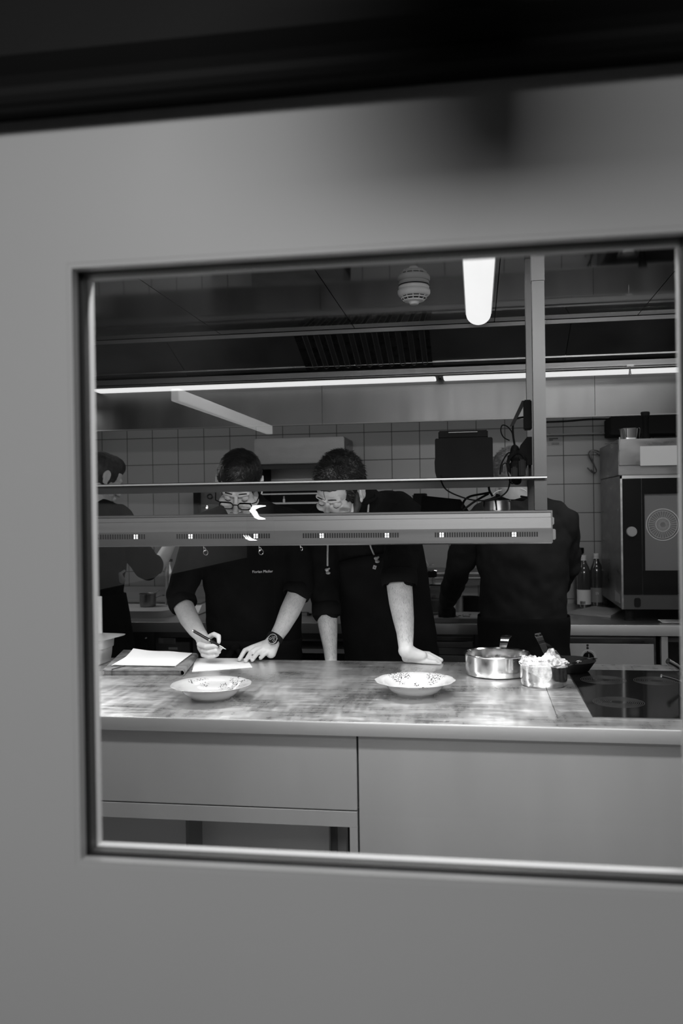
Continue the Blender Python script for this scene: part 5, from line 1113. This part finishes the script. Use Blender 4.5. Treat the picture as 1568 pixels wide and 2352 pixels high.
# glasses
gl_ = G()
def ring_pts(s_): return [H1.p(s_*.0335+.0245*math.copysign(abs(math.cos(t))**.75, math.cos(t)), .1065-.10*abs(s_*.0335+.0245*math.cos(t))**2*6, -.016+.0150*math.copysign(abs(math.sin(t))**.8, math.sin(t))) for t in [i*math.pi/14 for i in range(28)]]
for s_ in (-1, 1):
    gl_.tube(ring_pts(s_), .0022, 8, True); gl_.tube([H1.p(s_*.057, .098, -.008), H1.p(s_*.074, .090, -.006), H1.p(s_*.081, .045, -.004), H1.p(s_*.085, -.005, .004), H1.p(s_*.083, -.03, -.012)], .0019, 8)
    gl_.tube([H1.p(s_*(.036+.0225*math.cos(t)), .1055-.10*abs(.036+.0225*math.cos(t))**2*6, -.0040+.0012*math.sin(t)) for t in [math.radians(a) for a in (20, 50, 90, 130, 160)]], .0028, 8)
gl_.tube([H1.p(-.011, .1085, -.010), H1.p(0, .1105, -.008), H1.p(.011, .1085, -.010)], .0020, 8)
go = gl_.build('glasses_frame', 'black_plastic', P1, 180)
for s_ in (-1, 1):
    g = G(); rp = ring_pts(s_); g.b.faces.new([g.b.verts.new(p) for p in rp]); g.build('lens', 'lens_glass', go)
# watch
wd = (LW-A(648, 1440, 3.10)).normalized(); wc = A(630.5, 1466, 3.073); R = wd.to_track_quat('Z', 'Y').to_matrix()
g = G(); g.lathe([(.0275, -.010), (.0300, -.009), (.0300, .009), (.0275, .010)], wc, 40, closed=True, ax=R); ws = g.build('watch_strap', 'black_rubber', P1, True)
fc = A(626, 1467.5, 3.035); vn = (Vector((-.18, -.93, .38))).normalized(); R = vn.to_track_quat('Z', 'Y').to_matrix()
g = G(); g.lathe([(0, -.010), (.0185, -.010), (.0195, -.006), (.0195, .0), (.0175, .002), (0, .0015)], fc, 40, ax=R); g.build('watch_case', 'black_gloss', ws, True)
g = G(); g.lathe([(.0168, .002), (.0178, .002), (.0178, .0026), (.0168, .0026)], fc, 40, closed=True, ax=R)
for k, (u, w) in enumerate(((-.008, 0), (.006, .006), (.006, -.006))):
    g.lathe([(.0034, .0016), (.0040, .0016), (.0040, .0021), (.0034, .0021)], fc+R@Vector((u, w, 0)), 20, closed=True, ax=R)
for k in range(12):
    a = k*math.pi/6; g.cone(fc+R@Vector((.0140*math.cos(a), .0140*math.sin(a), .0019)), .0004, fc+R@Vector((.0158*math.cos(a), .0158*math.sin(a), .0019)), .0004, 5, False)
g.cone(fc+R@Vector((0, 0, .0022)), .0004, fc+R@Vector((.009, .003, .0022)), .0004, 5, False).cone(fc+R@Vector((0, 0, .0022)), .0004, fc+R@Vector((-.003, .011, .0022)), .0004, 5, False)
g.build('watch_markings', 'label_white', ws)
# pen (held, so a thing of its own)
a, b_ = A(443.5, 1449.5, 2.955), A(519, 1491.5, 2.918); d = (b_-a).normalized(); L_ = (b_-a).length; R = d.to_track_quat('Z', 'Y').to_matrix()
pt = thing('ballpoint_pen', tuple(a), 'black pen with silver tip and clip held in the writing hand', 'pen')
G().lathe([(0, 0), (.0042, .001), (.0050, .02), (.0052, L_*.5)], a, 24, ax=R).build('upper_barrel', 'black_gloss', pt, True)
G().lathe([(0, L_*.53), (.0052, L_*.53), (.0050, L_*.82), (0, L_*.82)], a, 24, ax=R).build('lower_barrel', 'black_gloss', pt, True)
G().lathe([(0, L_*.50), (.0056, L_*.50), (.0056, L_*.53), (0, L_*.53)], a, 24, ax=R).build('middle_ring', 'chrome', pt, True)
G().lathe([(0, L_*.82), (.0048, L_*.82), (.0028, L_*.93), (.0008, L_), (0, L_)], a, 24, ax=R).build('tip', 'chrome', pt, True)
G().lathe([(0, -.003), (.0044, -.002), (.0046, .003), (0, .003)], a, 20, ax=R).build('end_cap', 'chrome', pt, True)
u_ = (Vector((0, 0, 1))-d*d.z).normalized(); G().hexa([a+u_*.0045+d*.001, a+u_*.0045+d*.045+Vector((0, -.002, 0)), a+u_*.0045+d*.045+Vector((0, .001, 0)), a+u_*.0045+d*.001+Vector((0, .003, 0)), a+u_*.0065+d*.001, a+u_*.0060+d*.045+Vector((0, -.002, 0)), a+u_*.0060+d*.045+Vector((0, .001, 0)), a+u_*.0065+d*.001+Vector((0, .003, 0))]).build('clip', 'chrome', pt)

# ---------------------------------------------------------------- bent chef
P2 = thing('person', (-.37, 3.40, 0), 'person in black apron with pale neck cord, leaning on one bare arm beside the plates', 'person')
H2 = Head((-.489, 3.115, 1.508), basis((-.38, -.70, -.58), math.radians(-11)), 1.02)
sec2 = [((-.34, 3.40, .86), .165, .115, 0), ((-.345, 3.40, .95), .170, .120, 0), ((-.36, 3.39, 1.08), .165, .115, 0), ((-.385, 3.36, 1.20), .180, .12, 0), ((-.41, 3.33, 1.30), .190, .12, 0), ((-.42, 3.31, 1.38), .180, .11, 0), ((-.425, 3.31, 1.44), .13, .085, 0), ((-.42, 3.31, 1.475), .07, .05, 0)]
g = G(); head_skin(g, H2); torso(g, sec2, -.012)
g.cone((-.42, 3.28, 1.44), .062, H2.p(0, -.035, -.05), .055); g.ell((-.34, 3.40, .90), (.15, .10, .12))
for k in (-1, 1): limb(g, [(Vector((-.34+k*.09, 3.40, .86)), .075), (Vector((-.34+k*.10, 3.41, .48)), .05), (Vector((-.34+k*.10, 3.44, .09)), .035)])
LS2 = Vector((-.265, 3.27, 1.40)); LE2 = A(916, 1320, 3.08)
limb(g, arm_pts((LS2, .052), (LE2, .046), (A(917, 1345, 3.06), .0455), (A(921, 1385, 3.045), .0425), (A(926, 1420, 3.03), .0375), (A(930, 1452, 3.015), .0305), (A(931, 1478, 3.005), .0265), (A(933, 1496, 3.0), .0245)))
hz = ZT
limb(g, arm_pts((A(933, 1490, 3.0), .0245), (AZ(933, 1511, hz+.018), .0165))); limb(g, arm_pts((A(932, 1494, 3.0), .027), (A(950, 1502, 3.01), .0225), (A(969, 1506, 3.015), .017)))
limb(g, arm_pts((AZ(934, 1512, hz+.016), .0155), (AZ(950, 1513, hz+.016), .015)))
limb(g, arm_pts((AZ(944, 1512, hz+.017), .015), (AZ(966, 1517, hz+.012), .0112), (AZ(988, 1520, hz+.0095), .0088), (AZ(1010, 1522, hz+.008), .0070)))   # thumb
for k, (dy, kk, m2, tp, r0) in enumerate(((0, (970, 1503), (984, 1506), (1008, 1515), .0092), (0, (968, 1501.5), (986, 1503.5), (1013, 1513), .0094), (0, (963, 1501), (984, 1501.5), (1004, 1509), .0092), (0, (957, 1500), (974, 1500.5), (992, 1507), .0082))):
    Yk = 3.028+.021*k; a_ = A(kk[0], kk[1], Yk); b_ = A(m2[0], m2[1], Yk); t_ = A(tp[0], tp[1], Yk); t_.z = hz+r0*.95; b_.z = max(b_.z, hz+r0*1.2)
    limb(g, [(A(948, 1501, Yk), .014), (a_, r0+.001), (b_, r0*.95), (t_, r0*.8)])
RS2 = Vector((-.585, 3.25, 1.37)); RE2 = A(745, 1370, 3.24)
limb(g, arm_pts((RS2, .05), (RE2, .043), (A(750, 1410, 3.22), .0405), (A(754, 1450, 3.20), .034), (A(758, 1490, 3.17), .0255), (A(760, 1518, 3.145), .022)))
hc = A(760, 1530, 3.14); limb(g, [(A(760, 1518, 3.145), .022), (hc, .026), (hc+Vector((0, -.01, -.03)), .024)])
for k in range(4): q = hc+Vector((-.03+.02*k, -.01, -.035)); limb(g, [(hc+Vector((-.024+.016*k, 0, -.02)), .011), (q, .010), (q+Vector((0, -.012, -.03)), .009), (q+Vector((0, .006, -.045)), .008)])
limb(g, [(hc+Vector((.025, 0, -.005)), .011), (hc+Vector((.035, -.015, -.03)), .009)])
skin2 = link('body', bake(g, .0026, 3), 'skin', P2, 180)
arm_hair(skin2, P2, A(917, 1345, 3.06), A(931, 1478, 3.005), 3200, .07, .012, seed=3); arm_hair(skin2, P2, A(750, 1410, 3.22), A(760, 1518, 3.145), 2800, .06, .012, seed=4)
g = G(); nail(g, AZ(1006, 1518.5, hz+.0142), (1, 0, -.15), (0, -.5, 1), .0045); g.build('thumbnail', 'nail', P2, 180)
g = G(); torso(g, sec2, .004)
for S_, E_, B_ in ((LS2, LE2, A(916, 1328, 3.075)), (RS2, RE2, A(749, 1402, 3.225))): limb(g, [(S_, .074), (S_.lerp(E_, .5), .066), (E_, .061 if S_ is LS2 else .056), (B_, .058 if S_ is LS2 else .052)])
for k in (-1, 1): g.cone((-.425+k*.04, 3.31, 1.45), .055, (-.425+k*.155, 3.29, 1.40), .072)
g.cone((-.42, 3.31, 1.45), .075, (-.445, 3.20, 1.475), .066); g.cone((-.38, 3.35, 1.45), .062, (-.30, 3.32, 1.435), .070)
jk2 = link('shirt', bake(g, .006, 6, .020, .06), 'cloth_black', P2, 180)
for a_, b_, r_ in ((A(916, 1315, 3.08), A(917, 1344, 3.065), .0625), (A(748, 1388, 3.23), A(750, 1414, 3.22), .0535)):
    d = (b_-a_).normalized(); g = G(); R = d.to_track_quat('Z', 'Y').to_matrix(); L_ = (b_-a_).length
    g.lathe([(r_-.007, -.004), (r_, -.004), (r_+.002, L_*.5), (r_, L_), (r_-.003, L_+.003), (r_-.006, L_)], a_, 40, lambda a, r: .015*math.sin(3*a+.5), closed=True, ax=R); g.build('sleeve_cuff', 'cloth_black', P2, 180)
legs((-.34, 3.40), [(-.44, 3.44, -1), (-.24, 3.44, -1)], P2, 'cloth_black')
ap2 = apron(sec2+[((-.34, 3.41, .45), .20, .135, 0)], .014, .46, 1.265, 182, 352, 'apron', 'cloth_apron', P2, tilt=.045)
g = G(); pts = [Vector((-.440+.070*math.cos(t), 3.205+.062*math.sin(t), 1.482+.022*math.sin(t))) for t in [math.radians(a) for a in range(-60, 241, 16)]]
for i in range(len(pts)-1): g.cone(pts[i], .008, pts[i+1], .008, 8)
link('collar', bake(g, .004, 2), 'cloth_black', P2, 180)
bmc = bmesh.new(); bmc.from_mesh(jk2.data); bmc.from_mesh(ap2.data); bmesh.ops.transform(bmc, matrix=Matrix.Translation(root_loc(P2)), verts=bmc.verts); bv2 = BVHTree.FromBMesh(bmc)
def drape(pix, off=.005):
    out = []
    for px, py in pix:
        o_ = Vector((0, 0, CAM_H)); d = (at(px, py, Y=3.0)-o_).normalized(); h = bv2.ray_cast(o_, d); out.append((h[0] if h[0] else at(px, py, Y=3.2))-d*off)
    return out
def cat(P, n=8):
    pts = []
    for i in range(len(P)-1):
        p0, p1, p2, p3 = P[max(i-1, 0)], P[i], P[i+1], P[min(i+2, len(P)-1)]
        for k in range(n):
            t = k/n; pts.append(.5*((2*p1)+(p2-p0)*t+(2*p0-5*p1+4*p2-p3)*t*t+(3*p1-p0-3*p2+p3)*t**3))
    return pts+[P[-1]]
P_ = [A(834, 1130, 3.24), A(841, 1133, 3.22), A(845, 1144, 3.20), A(846, 1160, 3.17), A(845, 1180, 3.155)]+drape([(848, 1215), (850, 1250), (855, 1265), (859, 1275)])
G().tube(cat(P_), .0036, 8).build('neck_cord', 'cord_light', P2, True)
P_ = [A(740, 1190, 3.13)]+drape([(748, 1215), (752, 1250), (752, 1275), (752, 1300)])
G().tube(cat(P_), .0036, 8).build('neck_cord', 'cord_light', P2, True)
for (px, py) in ((752, 1312), (865, 1286)):
    c = drape([(px, py)], .006)[0]; g = G(); g.ell(c+Vector((-.002, 0, .006)), (.009, .006, .006)).ell(c+Vector((.002, -.001, -.006)), (.009, .007, .006)).cone(c+Vector((-.004, 0, .002)), .004, c+Vector((.006, 0, .010)), .004); link('cord_knot', bake(g, .0015, 2), 'cord_light', P2, 180)
c = drape([(860, 1303)], .003)[0]; R = Matrix.Rotation(.3, 3, 'Y')
g = G(); g.box(-.006, .006, -.0006, .0006, -.007, .007).xf(Matrix.Translation(c)@R.to_4x4()); tg_ = g.build('brand_tag', 'label_white', P2)
g = G(); g.box(-.002, -.001, -.001, -.0006, -.003, .003).box(.001, .002, -.001, -.0006, -.003, .003).box(-.001, .001, -.001, -.0006, -.0006, .0006).xf(Matrix.Translation(c)@R.to_4x4()); g.build('tag_mark', 'ink', tg_)
head_hair(H2, P2, 'hair_black', 5000, .020, 7, .8, 1.22); brows(H2, P2)
g = G(); ends = [H2.p(x, y, z) for x, y, z in ((.000, .085, .078), (-.006, .100, .064), (-.010, .106, .048), (-.008, .104, .036), (-.002, .103, .033), (.001, .104, .040))]
g.tube(cat(ends), .0009, 5); g.build('hair_curl', 'hair_black', P2, True)
g = G()
for s_ in (-1, 1):
    H2.cone(g, (s_*.0715, .004, .004), .008, (s_*.066, .008, -.045), .0135); H2.cone(g, (s_*.066, .008, -.045), .0150, (s_*.050, .028, -.080), .0155); H2.cone(g, (s_*.050, .028, -.080), .0165, (s_*.010, .076, -.100), .0205)
link('beard', bake(g, .003, 2, .002, .01), 'hair_short', P2, 180)

# ---------------------------------------------------------------- gloved chef seen from behind
P3 = thing('person', (.185, 3.74, 0), 'person seen from behind in dark top and black gloves, working at the rear counter', 'person')
H3 = Head((.148, 3.80, 1.565), basis((.05, .8, -.55)), 1.0)
X3 = .185
sec3 = [((X3, 3.72, .86), .170, .12, 0), ((X3, 3.72, .95), .175, .122, 0), ((X3, 3.72, 1.06), .168, .115, 0), ((X3, 3.725, 1.18), .180, .118, 0), ((X3, 3.735, 1.30), .190, .118, 0), ((X3-.005, 3.75, 1.39), .180, .10, 0), ((X3-.015, 3.76, 1.44), .13, .078, 0), ((X3-.02, 3.77, 1.475), .07, .055, 0)]
g = G(); head_skin(g, H3); torso(g, sec3, -.012); g.cone((X3-.02, 3.77, 1.44), .062, H3.p(0, -.035, -.05), .056)
for k in (-1, 1): limb(g, [(Vector((X3+k*.09, 3.72, .86)), .075), (Vector((X3+k*.10, 3.71, .48)), .05), (Vector((X3+k*.10, 3.70, .09)), .035)])
SL, SR = Vector((X3-.185, 3.745, 1.37)), Vector((X3+.165, 3.745, 1.37))
EL, WL = A(1052, 1305, 3.82), A(1024, 1385, 4.14); ER, WR = A(1302, 1300, 3.84), A(1268, 1372, 4.12)
for S_, E_, W_ in ((SL, EL, WL), (SR, ER, WR)): limb(g, [(S_, .048), (E_, .038), (W_, .026)])
def small_hand(g, W_, d, side, r=1.0, curl=.5):
    d = Vector(d).normalized(); s_ = Vector((side, 0, 0)); dn = Vector((0, 0, -1)); c = W_+d*.045
    limb(g, [(W_, .026*r), (c, .030*r)]); limb(g, [(c+s_*.018, .018*r), (c-s_*.018, .018*r)])
    for k in range(4):
        o_ = s_*(.026-.0175*k); a_ = c+d*.025+o_; L_ = (.030, .034, .032, .025)[k]; b_ = a_+d*L_+dn*L_*curl*.6; limb(g, [(c+o_*.8, .014*r), (a_, .0115*r), (b_, .0105*r), (b_+d*.012+dn*.022*curl*1.6, .009*r)])
    t_ = c-d*.01+s_*.032; limb(g, [(c-d*.02+s_*.018, .015*r), (t_+d*.005, .012*r), (t_+d*.03+dn*.012, .0095*r)])
for W_, sd in ((WL, 1), (WR, -1)): small_hand(g, W_, (.0, .25, -.55), sd)
link('body', bake(g, .0045, 4), 'skin', P3, 180)
for W_, sd in ((WL, 1), (WR, -1)):
    g = G(); small_hand(g, W_, (.0, .25, -.55), sd, 1.14); link('glove', bake(g, .003, 3), 'black_rubber', P3, 180)
g = G(); torso(g, sec3, .006)
for S_, E_, W_ in ((SL, EL, WL), (SR, ER, WR)): limb(g, [(S_, .070), (S_.lerp(E_, .55), .064), (E_, .056), (E_.lerp(W_, .6), .049), (W_.lerp(E_, .06), .042)])
for k in (-1, 1): g.cone((X3-.02+k*.04, 3.77, 1.445), .055, (X3+k*.145-.01, 3.75, 1.395), .070)
link('sweater', bake(g, .006, 5, .030, .085), 'cloth_grey', P3, 180)
g = G(); pts = [Vector((X3-.02+.078*math.cos(t), 3.772+.062*math.sin(t), 1.487-.018*math.sin(t)*-1)) for t in [math.radians(a) for a in range(0, 360, 15)]]
for a_, b_ in zip(pts, pts[1:]+pts[:1]): g.cone(a_, .011, b_, .011, 8)
link('collar', bake(g, .004, 2), 'cloth_black', P3, 180)
for q in ([(1131, 1136.5), (1137, 1131), (1144, 1127.5), (1152, 1125.5)], [(1195, 1122.5), (1202, 1124.5), (1208.5, 1128.5)]):
    G().tube([A(x, y, 3.685) for x, y in q], .0024, 8).build('collar_piping', 'label_white', P3, True)
G().tube([A(1195, 1140, 3.66), A(1215, 1143, 3.645), A(1240, 1150, 3.635)], .004, 6).build('apron_strap', 'cloth_black', P3, True)
legs((X3, 3.72), [(X3-.10, 3.70, 1), (X3+.10, 3.70, 1)], P3, 'cloth_black')
apron(sec3+[((X3, 3.72, .45), .215, .14, 0)], .014, .44, .985, 140, 400, 'waist_apron', 'cloth_apron', P3, tilt=0)
head_hair(H3, P3, 'hair_grey', 3500, .022, 9, .5, 1.0)

# ---------------------------------------------------------------- reaching chef at far left
P0 = thing('person', (-1.78, 3.86, 0), 'person at the far left seen from behind, short hair, reaching up with one bare forearm', 'person')
H0 = Head((-1.762, 3.92, 1.600), basis((.55, .62, -.38)), 1.0)
X0 = -1.80
sec0 = [((X0+.02, 3.84, .86), .165, .12, 0), ((X0+.01, 3.84, .95), .165, .12, 0), ((X0, 3.84, 1.07), .155, .112, 0), ((X0, 3.85, 1.20), .165, .115, 0), ((X0, 3.86, 1.32), .178, .115, 0), ((X0, 3.87, 1.41), .165, .10, 0), ((X0, 3.88, 1.455), .12, .078, 0), ((X0+.01, 3.885, 1.49), .065, .055, 0)]
g = G(); head_skin(g, H0); torso(g, sec0, -.012); g.cone((X0+.01, 3.885, 1.46), .060, H0.p(0, -.035, -.05), .055)
for k in (-1, 1): limb(g, [(Vector((X0+.02+k*.09, 3.84, .86)), .075), (Vector((X0+.02+k*.10, 3.83, .48)), .05), (Vector((X0+.02+k*.10, 3.82, .09)), .035)])
SR0, ER0, WR0 = A(268, 1192, 3.88), A(339, 1303, 3.98), A(396, 1240, 4.16); SL0, EL0, WL0 = Vector((X0-.17, 3.88, 1.385)), Vector((X0-.19, 3.98, 1.14)), Vector((X0-.08, 4.18, 1.02))
limb(g, [(SR0, .05), (ER0, .040), (A(352, 1312, 4.0), .037), (A(372, 1285, 4.06), .035), (WR0, .026)]); limb(g, [(SL0, .05), (EL0, .038), (WL0, .026)])
small_hand(g, WR0, (.25, .3, .85), 1, 1, -.2); small_hand(g, WL0, (.3, .6, -.2), 1)
link('body', bake(g, .0045, 4), 'skin', P0, 180)
g = G(); torso(g, sec0, .006); limb(g, [(SR0, .074), (SR0.lerp(ER0, .5), .068), (ER0, .062), (A(346, 1300, 3.995), .057)]); limb(g, [(SL0, .07), (SL0.lerp(EL0, .5), .062), (EL0, .055)])
for k in (-1, 1): g.cone((X0+k*.04, 3.88, 1.46), .052, (X0+k*.14, 3.875, 1.41), .066)
link('chef_jacket', bake(g, .006, 5, .018, .07), 'cloth_black', P0, 180)
legs((X0+.02, 3.84), [(X0-.08, 3.82, 1), (X0+.12, 3.82, 1)], P0, 'cloth_black')
apron(sec0+[((X0+.03, 3.84, .45), .215, .14, 0)], .012, .44, 1.06, 130, 410, 'waist_apron', 'cloth_apron', P0)
g = G(); c = A(276, 1318, 3.74); g.cone(c, .008, c+Vector((.012, -.005, -.03)), .014).cone(c, .006, c+Vector((.02, 0, .014)), .006); link('apron_knot', bake(g, .003, 2), 'label_grey', P0, 180)
head_hair(H0, P0, 'hair_short', 2500, .010, 12, .3, 1.0, True)
g = G(); g.ell(A(263, 1157.5, 3.95), (.004, .004, .004)); g.build('earring', 'ink', P0, True) if False else g.b.free()
# white board propped at the window edge, beside the steel insert
a, b_ = at(206, 1460, Y=3.02), at(231.5, 1370, Y=3.02)
t = thing('upright_board', ((a.x+b_.x)/2, 3.03, ZT), 'tall white board standing upright at the left window edge', 'board')
G().box(a.x-.1, b_.x, 3.022, 3.032, ZT, b_.z, .001).build('panel', 'label_white', t)
